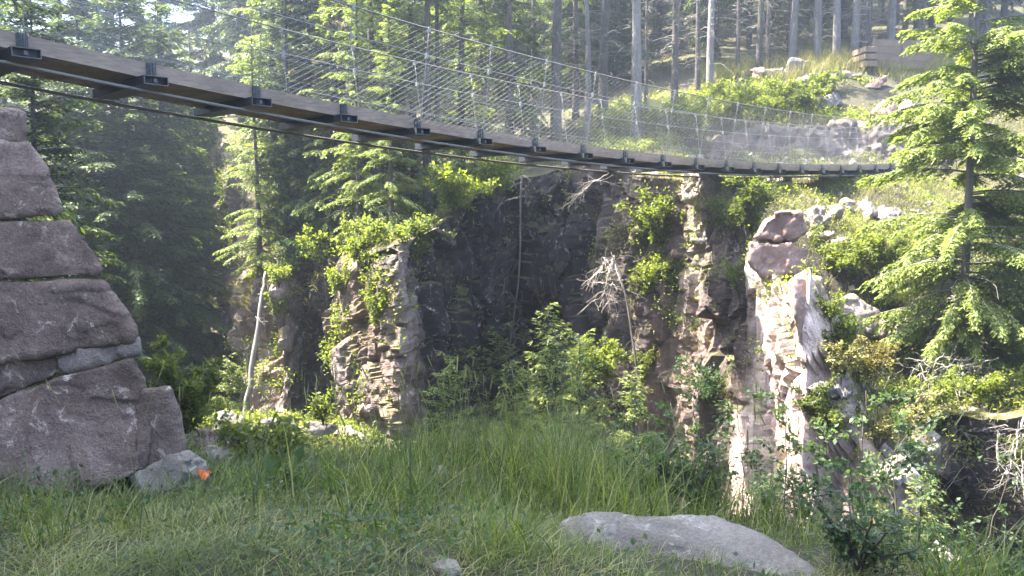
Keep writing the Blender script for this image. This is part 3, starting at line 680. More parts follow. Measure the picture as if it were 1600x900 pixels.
def spruce(seed, Ht, cb, R, r0, whorl=.36, per=5, tw_gap=.10, tw_len=.42, tl=.09, tw=.03, tufts=5, up=.12, droop=.42, bare=0, bend=.12, keep=1.0, gapz=0.0):
    """Meshes of a conifer: trunk with its limbs, crown of needle sprays, bare twigs below the crown."""
    r = np.random.default_rng(seed); T, C, D = MB(), MB(), MB()
    ln = trunk_line(r, Ht, bend); T.tube(ln, r0 * (1 - .93 * (np.clip(ln[:, 2], 0, Ht) / Ht) ** 1.1) * np.where(ln[:, 2] < .2, 1.25, 1), 9)
    ctr = lambda z: A([np.interp(z, ln[:, 2], ln[:, 0]), np.interp(z, ln[:, 2], ln[:, 1]), z])
    z = cb; lop = r.random() * 6
    while z < Ht - .15:
        t = (z - cb) / (Ht - cb)
        n = per if t < .9 else 4
        for k in range(n):
            if r.random() > keep: continue
            az = r.random() * 6.283
            L = R * ((1 - t) ** .8 * min(1, .55 + t * 3) + .06) * (.6 + .55 * r.random()) * (1 + .15 * math.cos(az - lop))
            rad = A([math.cos(az), math.sin(az), 0]); tan = A([-rad[1], rad[0], 0])
            b0 = ctr(z + r.normal() * .1); dr = droop * (1.15 - t) * (.7 + .6 * r.random()); u_ = up + .5 * t
            def at(x): return b0 + rad * x[:, None] + UZ * (u_ * x - dr * x * x / max(L, .4) + .22 * dr * x ** 3 / max(L, .4) ** 2)[:, None]
            xs = np.linspace(0, L * .96, 6); T.tube(at(xs), np.linspace(r0 * .16 + .004, .003, 6), 4, cap=False)
            m = max(3, int(L / tw_gap)); x = np.repeat(L * (np.linspace(.14, 1, m) + r.normal(size=m) * .012), 2)
            sd = np.tile([1., -1.], m); p = at(x); eps = at(x + .02) - p; tg = unit(eps)
            d = unit(tg * (.75 + .25 * r.random((2 * m, 1))) + tan * (sd * (.85 * (1 - .75 * x / L) + .1))[:, None] + UZ * (-.30 - .60 * r.random((2 * m, 1))) + r.normal(size=(2 * m, 3)) * .10)
            l = tw_len * (.45 + .75 * r.random(2 * m)) * (1.05 - .55 * x / L) * min(1.0, .35 + L / R)
            j = (np.arange(tufts) + .25) / tufts
            q = p[:, None] + d[:, None] * (l[:, None] * j[None])[..., None] + UZ * (-.18 * (l[:, None] * j[None] ** 2))[..., None]
            ls = unit(np.cross(d, UZ) + 1e-6)
            sgn = np.where(np.arange(tufts) % 2 == 0, 1., -1.)
            dd = unit(d[:, None] + ls[:, None] * sgn[None, :, None] * .55 + r.normal(size=q.shape) * .22)
            q = q.reshape(-1, 3); dd = dd.reshape(-1, 3)
            si = unit(np.cross(dd, UZ + r.normal(size=dd.shape) * .45))
            nn = len(q)
            C.diamonds(q, dd, si, tl * (.7 + .6 * r.random(nn)), tw * (.7 + .6 * r.random(nn)), np.clip(.25 + .3 * r.random() + .4 * r.random(nn), 0, 1))
        z += whorl * (.6 + .8 * r.random()) * (1 + gapz * (r.random() < .2))
    for k in range(bare):
        zz = .6 + (cb + 1.5 - .6) * r.random(); az = r.random() * 6.283; L = .25 + 1.1 * r.random() ** 1.5
        rad = A([math.cos(az), math.sin(az), 0]); x = np.linspace(0, L, 5)
        pts = ctr(zz) + rad * x[:, None] + UZ * (.1 * x - .5 * r.random() * x * x)[:, None] + r.normal(size=(5, 3)) * .02
        D.tube(pts, np.linspace(.011, .003, 5), 3, cap=False)
        for s_ in range(4):
            a0 = pts[1 + s_ % 4]; dv = unit(rad * .6 + r.normal(size=3) * .6 + UZ * -.25)
            D.tube(a0 + dv * np.linspace(0, .15 + .3 * r.random(), 3)[:, None], .003, 3, cap=False)
    return T, C, D
def conifer(name, args, crown_mat='spruce', bark='bark', dead='dead', crown='crown'):
    r = bpy.data.objects.new(name, None); COL.objects.link(r)
    T, C, D = spruce(**args)
    T.build('trunk', M[bark], r)
    if C.n: C.build(crown, M[crown_mat], r, smooth=False)
    if D.n: D.build('dead_twigs', M[dead], r)
    return r

def bush_mesh(seed, Hh, R, stems=7, side=5, leaves=2500, ls=.07, lw=.045, upr=1.0, spread=1.0, low=.25, sr=.012):
    r = np.random.default_rng(seed); St, Lf = MB(), MB(); segs = []
    for k in range(stems):
        az = r.random() * 6.283; R_ = R * (.25 + .75 * r.random()) * spread; h = Hh * (.6 + .4 * r.random()) * upr
        t = np.linspace(0, 1, 7); wob = r.normal(size=(7, 3)) * .03 * Hh * t[:, None]
        p = np.stack([math.cos(az) * R_ * t ** 1.3, math.sin(az) * R_ * t ** 1.3, h * (t - .12 * t * t) / .88], -1) + wob
        St.tube(p, np.linspace(sr, .003, 7), 4, cap=False); segs.append(p[2:])
        for j in range(side):
            t0 = low + (1 - low) * r.random(); b = A([np.interp(t0, t, p[:, c]) for c in range(3)])
            d = unit(A([math.cos(az + r.normal() * 1.6), math.sin(az + r.normal() * 1.6), .35 + .3 * r.normal()]))
            L = (.25 + .5 * r.random()) * max(R, .3 * Hh) * .7; q = b + d * np.linspace(0, L, 5)[:, None] + r.normal(size=(5, 3)) * .02 * L
            St.tube(q, np.linspace(sr * .5, .002, 5), 3, cap=False); segs.append(q[1:])
    n = leaves; si = r.integers(0, len(segs), n); pos = np.zeros((n, 3)); dr = np.zeros((n, 3))
    for s_ in range(len(segs)):
        m = np.where(si == s_)[0]
        if not len(m): continue
        q = segs[s_]; f = r.random(len(m)) * (len(q) - 1.001); i = f.astype(int)
        pos[m] = q[i] + (q[i + 1] - q[i]) * (f - i)[:, None]; dr[m] = unit(q[i + 1] - q[i])
    pos += r.normal(size=pos.shape) * ls * .55
    d = unit(dr * .5 + r.normal(size=pos.shape) * .7 + UZ * -.1)
    sd = unit(np.cross(d, unit(UZ + r.normal(size=d.shape) * .5)))
    Lf.diamonds(pos, d, sd, ls * (.6 + .7 * r.random(n)), lw * (.6 + .7 * r.random(n)), np.clip(r.normal(.5, .22, n), 0, 1))
    return St, Lf
def bush(name, loc, label, cat='bush', group=None, m='leaf', stem='twig', rz=0, **k):
    o = empty(name, loc, label, cat, group, rz)
    St, Lf = bush_mesh(**k); St.build('stems', M[stem], o); Lf.build('foliage', M[m], o, smooth=False)
    return o

def blades(mb, p, h, az, lean, w, tint, seg=4, curl=1.0):
    """Curved grass blades rooted at p."""
    n = len(p); t = np.linspace(0, 1, seg)[None]; dirx = np.stack([np.cos(az), np.sin(az), 0 * az], -1)
    sd = np.stack([-np.sin(az + .6), np.cos(az + .6), 0 * az], -1)
    out = (lean * h)[:, None] * t ** (1.6 * curl); zz = h[:, None] * (t - .35 * np.clip(lean, 0, 1.4)[:, None] * t ** 2.2)
    c = p[:, None] + dirx[:, None] * out[..., None] + UZ * zz[..., None]
    ww = (w[:, None] * (1 - t ** 1.5) + .0006)[..., None] * .5
    v = np.stack([c - sd[:, None] * ww, c + sd[:, None] * ww], 2).reshape(n, -1, 3)
    base = np.arange(n)[:, None] * seg * 2; k = np.arange(seg - 1)[None] * 2
    q = np.stack([base + k, base + k + 1, base + k + 3, base + k + 2], -1).reshape(-1, 4)
    mb.add(v.reshape(-1, 3), q, tint=np.repeat(tint, seg - 1))

# ------------------------------------------------------------------ conifers
V = {}
V['full'] = conifer('spruce_tree', dict(seed=1, Ht=14.5, cb=.8, R=2.5, r0=.16, whorl=.27, per=6, tw_gap=.11, tw_len=.55, tl=.16, tw=.062, tufts=6, droop=.55))
V['slim'] = conifer('spruce_tree', dict(seed=2, Ht=15.5, cb=1.2, R=1.8, r0=.14, whorl=.27, per=6, tw_gap=.10, tw_len=.48, tl=.15, tw=.058, tufts=6, droop=.7, keep=.9, gapz=1.5))
V['semi'] = conifer('spruce_tree', dict(seed=3, Ht=14.5, cb=1.0, R=1.7, r0=.15, whorl=.34, per=5, tw_gap=.10, tw_len=.46, tl=.14, tw=.055, tufts=6, droop=.65, keep=.75, bare=40, gapz=2.0))
V['semi2'] = conifer('spruce_tree', dict(seed=4, Ht=14, cb=2.6, R=1.5, r0=.17, whorl=.36, per=5, tw_gap=.10, tw_len=.44, tl=.14, tw=.055, tufts=6, droop=.8, keep=.65, bare=60, gapz=2.2))
V['bare'] = conifer('spruce_tree', dict(seed=5, Ht=15.5, cb=6.8, R=2.5, r0=.17, whorl=.38, per=6, tw_gap=.15, tw_len=.6, tl=.2, tw=.075, tufts=5, bare=90))
V['bare2'] = conifer('spruce_tree', dict(seed=6, Ht=14.5, cb=7.4, R=2.2, r0=.165, whorl=.38, per=6, tw_gap=.15, tw_len=.6, tl=.2, tw=.075, tufts=5, bare=35, bend=.3), bark='palebark')
V['thin'] = conifer('spruce_tree', dict(seed=7, Ht=13, cb=5.8, R=1.6, r0=.09, whorl=.45, per=4, tw_gap=.16, tw_len=.4, tl=.16, tw=.05, tufts=4, bare=70))
V['tan'] = conifer('faded_spruce', dict(seed=8, Ht=13, cb=1.0, R=1.6, r0=.13, whorl=.42, per=5, tw_gap=.12, tw_len=.42, tl=.11, tw=.035, tufts=5, droop=.8, bare=40), crown_mat='tan')
V['pole'] = conifer('spruce_tree', dict(seed=41, Ht=13.5, cb=10.2, R=1.0, r0=.17, whorl=.45, per=4, tw_gap=.16, tw_len=.4, tl=.16, tw=.05, tufts=4, bare=110))
V['pole2'] = conifer('spruce_tree', dict(seed=42, Ht=13, cb=9.8, R=.9, r0=.165, whorl=.45, per=4, tw_gap=.16, tw_len=.4, tl=.16, tw=.05, tufts=4, bare=60, bend=.25), bark='palebark')
V['lit'] = conifer('spruce_tree', dict(seed=31, Ht=13.5, cb=.6, R=1.9, r0=.14, whorl=.32, per=5, tw_gap=.085, tw_len=.46, tl=.12, tw=.05, tufts=6, droop=.65, keep=.8, bare=25, gapz=1.6), 'hero')  # brighter needle colour stands in for sunlight on the brow spruces
used = set()
def tree(kind, loc, label, group=None, sc=1.0, rz=None, hs=1.0, lean=(0, 0), cat='tree'):
    rz = rng.random() * 6.28 if rz is None else rz
    loc = tuple(loc); s_ = (sc, sc, sc * hs)
    if kind not in used:
        used.add(kind); o = V[kind]; o.location = loc; o.rotation_euler = (lean[0], lean[1], rz); o.scale = s_
        return tag(o, label, cat, group)
    return copy_tree(V[kind], loc, rz, s_, label, cat, group, lean)

GB = 'conifers behind the bridge'
for u, Y, kd, sc, hs, lb in [
    (586, 21.6, 'lit', 1.0, .8, 'spruce with light green boughs, first of the twin trunks on the gorge brow'),
    (606, 22.0, 'semi2', .75, .9, 'thinner brown trunk, second of the twin trunks on the gorge brow'),
    (432, 24.6, 'lit', .9, .9, 'pale green spruce standing behind the two pillar spruces'),
    (470, 25.8, 'slim', .9, .9, 'grey green spruce between the pillar spruces and the brow corner'),
    (520, 22.0, 'lit', .62, .95, 'small light spruce at the outer brow corner'),
    (562, 20.6, 'lit', .6, .9, 'light spruce leaning over the lit pillar'),
    (612, 19.6, 'lit', .5, .9, 'short light spruce on the inner brow corner'),
    (648, 22.6, 'lit', .8, .9, 'light spruce between the twin trunks and the dark trunk'),
    (668, 21.4, 'semi2', .8, .9, 'dark trunk above the left end of the shaded gorge wall'),
    (684, 21.9, 'thin', .95, .9, 'thin pale trunk close beside the dark trunk over the shaded wall'),
    (540, 24.5, 'lit', 1.0, .9, 'light green spruce rising left of the twin trunks'),
    (632, 24.0, 'lit', .9, .85, 'bushy spruce between the twin trunks and the dark trunk'),
    (722, 25.0, 'lit', .9, .9, 'thinly clad spruce behind the bridge, before the thick dark trunk'),
    (751, 27.0, 'semi2', 1.25, .85, 'thick dark trunk behind the middle of the railing net'),
    (797, 26.5, 'semi', 1.05, .85, 'sunlit brown trunk right of the thick dark trunk'),
    (832, 28.5, 'semi', .8, 1.0, 'small leafy conifer between the brown trunk and the dark twin'),
    (868, 26.8, 'pole', 1.15, .85, 'broad dark trunk without boughs behind the sagging railing'),
    (898, 29.0, 'semi2', .8, 1.0, 'spindly conifer with low boughs behind the sagging railing'),
    (916, 27.0, 'pole2', .72, .95, 'slim grey trunk running straight up beside the broad dark trunk'),
    (940, 27.8, 'pole', 1.1, .85, 'tall dark trunk left of the pale lit trunk'),
    (992, 26.2, 'pole2', 1.15, .85, 'pale lit trunk with peeling dead twigs at the edge of the bank greenery'),
    (1006, 27.3, 'pole', .4, 1.9, 'very thin trunk just right of the pale lit trunk'),
    (1050, 28.5, 'pole', .8, .9, 'scruffy trunk hung with lichened drooping boughs'),
    (1085, 29.5, 'pole', .62, .9, 'thin straight trunk right of the scruffy lichened one'),
    (1104, 30.5, 'pole2', .85, 1.0, 'grey straight trunk rising from the edge of the bank greenery'),
    (1146, 33.0, 'pole', .6, 1.0, 'lone dark thin trunk over the yellow mossy floor'),
    (1179, 33.5, 'pole', .85, 1.0, 'dark trunk standing close to a crooked neighbour'),
    (1192, 34.0, 'thin', 1.3, 1.0, 'crooked slim trunk touching the dark trunk'),
    (1229, 33.3, 'bare2', .95, 1.0, 'pale spotted trunk above the dark slate slabs'),
    (1267, 33.6, 'bare2', 1.05, .95, 'pale grey smooth trunk directly over the slate slabs, rooted in tall grass'),
    (1297, 34.0, 'bare2', 1.0, 1.0, 'pale grey trunk in the middle of the row over the bank'),
    (1324, 34.8, 'bare2', 1.0, .98, 'shaded grey trunk third before the wooden fence'),
    (1337, 37.5, 'bare', .95, 1.0, 'dim trunk standing further back beside the shaded grey one'),
    (1346, 33.4, 'thin', 1.1, 1.0, 'thin brown trunk at the open end of the wooden fence'),
    (1379, 35.0, 'bare2', 1.1, .95, 'pale bluish trunk rising right behind the wooden fence')]:
    tree(kd, site(u, Y), lb, GB, sc, hs=hs)
GL = 'spruces on the left side of the gorge'
for u, Y, kd, sc, hs, lb in [
    (404, 21.9, 'lit', .62, .8, 'light green spruce perched on top of the leaning lit pillar'),
    (452, 22.6, 'slim', .7, .85, 'dark spruce just right of the pillar spruce'),
    (492, 22.8, 'full', .62, .9, 'dark broad spruce left of the brow with pale boughs'),
    (60, 16.3, 'full', .72, .9, 'dark spruce directly behind the top of the stacked wall'),
    (140, 25.5, 'full', 1.1, .8, 'big dark spruce right of the stacked wall top'),
    (205, 25.0, 'full', 1.08, .8, 'darkest spruce in front of the left wood'),
    (262, 26.5, 'full', 1.0, .82, 'dark spruce with sunlit fringe facing the gap'),
    (238, 30.5, 'slim', 1.2, .8, 'second row spruce between the dark spruces'),
    (110, 28.0, 'slim', 1.2, .8, 'second row spruce seen above the stacked wall'),
    (20, 28.0, 'semi', 1.2, .85, 'gaunt spruce behind the stacked wall near the frame edge'),
    (-60, 25.5, 'full', 1.0, .8, 'dark spruce mostly beyond the frame behind the wall'),
    (300, 31.5, 'full', .8, .9, 'spruce at the far end of the gorge before the hazy wall')]:
    tree(kd, site(u, Y), lb, GL, sc, hs=hs)
tree('tan', site(528, 24.0), 'pale tan faded spruce behind the bridge left of centre', None, 1.05, hs=.95)
tree('tan', site(478, 25.5), 'small yellowed spruce under the bridge, left of the brow', None, .42, hs=.8)
GH = 'hazy conifers along the upper left'
for u, Y, kd, sc in [(15, 38, 'semi', 1.25), (60, 42, 'slim', .95), (104, 36, 'semi2', 1.2), (150, 43, 'slim', .9), (190, 39, 'slim', .9), (230, 44, 'semi', 1.1), (262, 38, 'slim', 1.0), (305, 35, 'semi', 1.15),
                     (345, 38, 'full', .9), (382, 33, 'slim', .95), (425, 35, 'full', .85), (455, 31, 'semi', 1.0), (560, 34, 'semi', 1.1), (520, 39, 'full', .9), (-40, 36, 'full', 1.0), (440, 42, 'slim', 1.1)]:
    tree(kd, site(u, Y), 'tall hazy conifer standing behind the left half of the bridge', GH, sc, hs=.85)
GD = 'slender conifers deep in the wood'
k = 0
for Y in np.arange(33, 62, 3.4):
    for u in np.arange(600, 1560, 60 - Y * .3):
        uu = u + rng.normal() * 16; yy = Y + rng.random() * 3
        if uu > 1080 and yy < 36: continue
        if 820 < uu < 1085 and yy < 34.2:
            tree(['pole', 'pole2'][rng.integers(0, 2)], site(uu, yy), 'slender dark conifer deep in the wood above the bridge', GD, .7 + .3 * rng.random()); continue
        tree(['semi', 'semi2', 'bare', 'thin', 'slim', 'semi', 'full'][rng.integers(0, 7 if uu < 1000 else 4)], site(uu, yy), 'slender dark conifer deep in the wood above the bridge', GD, .8 + .35 * rng.random(), hs=.8 + .25 * rng.random())
# unseen wood on the left bank, added to throw shade on the grass
GS = 'added shade conifers on the near left bank'
for x, y, sc_ in [(-8.4, 7.4, 1.0), (-8.9, 9.4, 1.05), (-10.4, 8.2, 1.1), (-10.9, 10.4, 1.1), (-9.8, 6.0, 1.0), (-12.2, 9.2, 1.15), (-12.6, 11.6, 1.15), (-11.6, 6.6, 1.1), (-13.8, 10.4, 1.2), (-13.4, 7.6, 1.1), (-8.4, 5.2, .9), (-11.2, 12.6, 1.0), (-7.7, 6.2, .8), (-7.9, 8.8, .85), (-9.4, 11.2, 1.0)]:
    tree(['full', 'slim'][int(x * 7 + y) % 2], (x, y, land(x, y)[0]), 'dense spruce added outside the frame on the near left bank for shade', GS, sc_ * 1.12, hs=1.12)

# the fresh green spruce in front of the bridge end
hero = conifer('spruce_tree', dict(seed=21, Ht=12.5, cb=1.05, R=2.3, r0=.092, whorl=.17, per=6, tw_gap=.05, tw_len=.46, tl=.09, tw=.038, tufts=9, up=.10, droop=.50, bare=14, bend=.05, keep=.9, gapz=1.3), 'hero', 'palebark')
hero.location = tuple(surf(1496, 628, 15.6, 3)); hero.rotation_euler = (0, 0, 2.4)
tag(hero, 'tall fresh green spruce with drooping boughs in front of the bridge end', 'tree')
copy_tree(hero, tuple(P(1668, 640, 15.4)), 4.0, (.9, .9, .75), 'spruce with greyish boughs cut by the right frame edge', 'tree')
young = conifer('young_spruce', dict(seed=22, Ht=1.7, cb=.12, R=.5, r0=.022, whorl=.11, per=5, tw_gap=.05, tw_len=.16, tl=.06, tw=.02, tufts=5, up=.3, droop=.3, bend=.02), 'hero', crown='crown')
young.location = tuple(surf(361, 672, 17.5)); tag(young, 'small bright young spruce at the foot of the pillar left of the leaning trunk', 'tree')
YG = 'young spruces along the brink'
for u, v, Y, sc, lb in [(702, 708, 8.2, .62, 'low dark seedling spruce behind the tall grass left of the shaded wall foot'), (868, 725, 8.6, .85, 'young spruce before the dark wall with boughs reaching over the grass'),
                        (905, 735, 9.2, .95, 'bluish young spruce right beside the bough-spreading one'), (1432, 915, 6.6, .58, 'thin dark seedling spruce among the birch saplings'),
                        (855, 690, 18.4, 1.9, 'tallest young spruce before the shaded gorge wall'), (915, 690, 18.0, 1.5, 'young spruce left of the bright lit bush'), (730, 690, 18.2, 1.6, 'dim young spruce in the shade of the mossy pillar'), (778, 690, 18.6, 1.8, 'dim young spruce at the foot of the dark gorge wall'), (820, 655, 19.0, 1.4, 'dark young spruce in the middle of the shaded gorge corner'), (800, 720, 10.5, .8, 'shaded young spruce between the tall grass and the dark wall'), (990, 740, 10.0, .8, 'young spruce in shade beneath the brown rock face')]:
    copy_tree(young, tuple(surf(u, v, Y, 3)), rng.random() * 6, (sc, sc, sc), lb, 'tree', YG)
# ------------------------------------------------------------------ bushes and saplings
BG = 'bushes on the gorge walls and floor'
for u, v, Y, kw_ in [
    (292, 690, 12.6, dict(label='rounded pale green bush on the gorge floor beside the stacked wall', Hh=1.25, R=.62, leaves=4200, ls=.06, lw=.04, stems=10)),
    (332, 680, 16.0, dict(label='small lit bush between the round bush and the young spruce', Hh=.9, R=.5, leaves=1500, ls=.07, lw=.04)),
    (505, 664, 12.5, dict(label='leafy seedling with pointed leaves between two tilted slabs', Hh=.5, R=.24, leaves=420, ls=.09, lw=.045, stems=6, side=3)),
    (1158, 392, 18.0, dict(label='feathery green bush hanging beside the split boulder', Hh=1.6, R=.75, leaves=4500, ls=.08, lw=.045, stems=11)),
    (1022, 398, 18.6, dict(label='big light green bush under the bridge at the outcrop', Hh=1.7, R=.85, leaves=6500, ls=.085, lw=.05, stems=13)),
    (1010, 468, 18.2, dict(label='trailing green bush below the big light one', Hh=1.1, R=.65, leaves=4200, ls=.085, lw=.05, stems=9)),
    (1052, 455, 17.9, dict(label='thin leafy bush above the white rib of rock', Hh=.9, R=.4, leaves=1500, ls=.08, lw=.045)),
    (712, 345, 20.0, dict(label='broad leafy bush on the brow above the dark gorge wall', Hh=1.4, R=1.1, leaves=4200, ls=.09, lw=.06, stems=11)),
    (770, 318, 21.2, dict(label='darker leafy bush farther along the brow under the bridge', Hh=1.3, R=1.0, leaves=3600, ls=.09, lw=.06, stems=10)),
    (560, 425, 18.9, dict(label='yellowish bush crowning the lit pillar', Hh=1.3, R=.7, leaves=3200, ls=.08, lw=.045, stems=9)),
    (592, 520, 17.6, dict(label='mossy yellow bush on the side of the lit pillar', Hh=1.0, R=.4, leaves=1800, ls=.07, lw=.04)),
    (535, 465, 18.8, dict(label='sparse pale bush on the pillar shoulder', Hh=.8, R=.45, leaves=1000, ls=.08, lw=.045)),
    (432, 500, 20.2, dict(label='bright small bush on the ledge right of the leaning trunk', Hh=.8, R=.35, leaves=700, ls=.08, lw=.05)),
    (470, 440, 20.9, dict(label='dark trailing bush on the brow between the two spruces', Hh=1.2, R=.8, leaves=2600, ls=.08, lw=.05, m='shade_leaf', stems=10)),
    (508, 425, 20.6, dict(label='trailing bush at the outer corner of the dark left face', Hh=1.2, R=.7, leaves=2400, ls=.08, lw=.05, stems=9)),
    (436, 450, 20.6, dict(label='low bush on top of the leaning lit pillar', Hh=.7, R=.5, leaves=1300, ls=.07, lw=.045)),
    (652, 392, 17.3, dict(label='yellow green bush at the inner brow corner of the shaded wall', Hh=.7, R=.6, leaves=2200, ls=.07, lw=.045, stems=9)),
    (640, 420, 17.4, dict(label='dark leafy bush over the end of the shaded wall', Hh=1.0, R=.7, leaves=2200, ls=.08, lw=.05)),
    (1298, 505, 12.9, dict(label='green bush growing down the back of the white rib', Hh=.5, R=.3, leaves=1000, ls=.05, lw=.03, stems=8)),
    (1318, 590, 12.9, dict(label='yellowish bush low on the back of the white rib', Hh=.6, R=.4, leaves=1500, ls=.05, lw=.03, m='dry', stems=9)),
    (1318, 440, 15.8, dict(label='green clump spilling over the lit rubble shelf', Hh=1.05, R=.8, leaves=4800, ls=.07, lw=.045, stems=12)),
    (1372, 445, 15.6, dict(label='olive clump between the rubble shelf and the tall spruce', Hh=1.1, R=.7, leaves=3600, ls=.07, lw=.04, stems=10)),
    (1300, 560, 14.4, dict(label='leafy clump under the upright brown slab', Hh=.7, R=.55, leaves=2600, ls=.06, lw=.04)),
    (1345, 598, 14.2, dict(label='brownish mossy clump on the bank ledge', Hh=.75, R=.75, leaves=4200, ls=.05, lw=.035, stems=12, m='moss')),
    (1395, 470, 15.6, dict(label='shaded mossy clump behind the spruce boughs', Hh=.8, R=.6, leaves=2400, ls=.05, lw=.035, m='moss')),
    (1300, 690, 13.6, dict(label='yellow green clump right of the white lit cliff', Hh=.95, R=.7, leaves=4000, ls=.06, lw=.035, stems=11)),
    (1372, 705, 13.2, dict(label='pale twiggy clump on the slope under the mossy ledge', Hh=.9, R=.8, leaves=3600, ls=.06, lw=.03, m='dry', stems=12)),
    (1440, 660, 13.6, dict(label='bright bush left of the spruce foot', Hh=.9, R=.7, leaves=3400, ls=.065, lw=.04, stems=10)),
    (1545, 640, 13.6, dict(label='green cushion bush over the dark overhang', Hh=.7, R=.9, leaves=4200, ls=.06, lw=.04, stems=11)),
    (1592, 755, 12.4, dict(label='light spray of boughs hanging at the right frame edge', Hh=.9, R=.5, leaves=1500, ls=.06, lw=.03)),
    (930, 610, 15.2, dict(label='bright lit bush at the foot of the small white crag', Hh=1.0, R=.6, leaves=3200, ls=.07, lw=.045, stems=10)),
    (1000, 620, 15.8, dict(label='thin bright bush along the leaning dead stem', Hh=1.3, R=.25, leaves=1300, ls=.065, lw=.035)),
    (1075, 545, 17.4, dict(label='sparse bush on the white rib between brown faces', Hh=.9, R=.4, leaves=900, ls=.07, lw=.04)),
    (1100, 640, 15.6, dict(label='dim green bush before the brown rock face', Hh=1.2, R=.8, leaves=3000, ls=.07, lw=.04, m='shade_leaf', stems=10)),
    (1155, 470, 17.2, dict(label='sparse bush in the cleft left of the white cliff', Hh=1.0, R=.45, leaves=1100, ls=.07, lw=.04)),
    (1075, 230, 26.0, dict(label='yellow green bush at the left end of the rock face', Hh=1.6, R=1.2, leaves=4200, ls=.10, lw=.06, stems=12)),
    (1140, 205, 27.0, dict(label='pale bush on the bank over the bridge railing', Hh=1.5, R=1.3, leaves=4500, ls=.10, lw=.06, stems=12)),
    (1190, 185, 28.0, dict(label='bright green bank bush beneath the slate boulders', Hh=.75, R=1.3, leaves=4500, ls=.10, lw=.06, stems=12)),
    (1245, 170, 28.6, dict(label='fullest green bank bush below the tilted slate slab', Hh=.75, R=1.2, leaves=5000, ls=.10, lw=.06, stems=12)),
    (1283, 150, 29.6, dict(label='green bank bush right of the slate boulders', Hh=.75, R=.9, leaves=3000, ls=.10, lw=.06)),
    (1010, 222, 26.3, dict(label='bush at the foot of the pale lit trunk', Hh=1.2, R=1.0, leaves=3000, ls=.10, lw=.06)),
    (960, 222, 27.0, dict(label='low bush left of the pale lit trunk foot', Hh=1.0, R=1.0, leaves=2600, ls=.10, lw=.06)),
    (450, 735, 7.2, dict(label='bluish leafy weed in the grass before the cracked pale rock', Hh=.42, R=.22, leaves=330, ls=.065, lw=.032, stems=8, side=3, low=.3)),
    (432, 778, 5.6, dict(label='broad leaved weed low in the grass near the painted stone', Hh=.18, R=.2, leaves=40, ls=.13, lw=.08, stems=4, side=1, m='shade_leaf', low=.6)),
    (400, 722, 8.6, dict(label='round leaved sunlit weed patch beside the bleached log', Hh=.32, R=.5, leaves=900, ls=.06, lw=.055, stems=9)),
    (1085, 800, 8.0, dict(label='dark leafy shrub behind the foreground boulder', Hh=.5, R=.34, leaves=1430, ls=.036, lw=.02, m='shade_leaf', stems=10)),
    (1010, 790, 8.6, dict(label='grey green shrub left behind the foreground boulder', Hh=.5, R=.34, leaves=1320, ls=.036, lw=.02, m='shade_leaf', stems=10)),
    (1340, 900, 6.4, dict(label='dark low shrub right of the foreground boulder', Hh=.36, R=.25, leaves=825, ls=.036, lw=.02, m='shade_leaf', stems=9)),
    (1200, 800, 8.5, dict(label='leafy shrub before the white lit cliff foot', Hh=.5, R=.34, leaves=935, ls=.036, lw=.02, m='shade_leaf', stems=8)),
    (590, 470, 17.4, dict(label='tuft of yellow moss on the side of the lit pillar', Hh=.5, R=.3, leaves=900, ls=.05, lw=.03, m='moss', stems=6)),
    (645, 405, 17.6, dict(label='yellow mossy clump at the brow corner over the shaded wall', Hh=.5, R=.45, leaves=1200, ls=.05, lw=.035, m='moss', stems=6)),
    (745, 375, 20.2, dict(label='orange yellow tuft lit on the dark gorge wall', Hh=.6, R=.14, leaves=500, ls=.06, lw=.03, m='moss', stems=5)),
    (1575, 500, 15.0, dict(label='golden withered bush right of the tall spruce', Hh=1.0, R=.6, leaves=2600, ls=.06, lw=.035, m='moss', stems=9))]:
    lb = kw_.pop('label'); bush('shrub', surf(u, v, Y), lb, 'bush', BG, seed=int(u + v), **kw_)
SG = 'birch saplings at the brink'
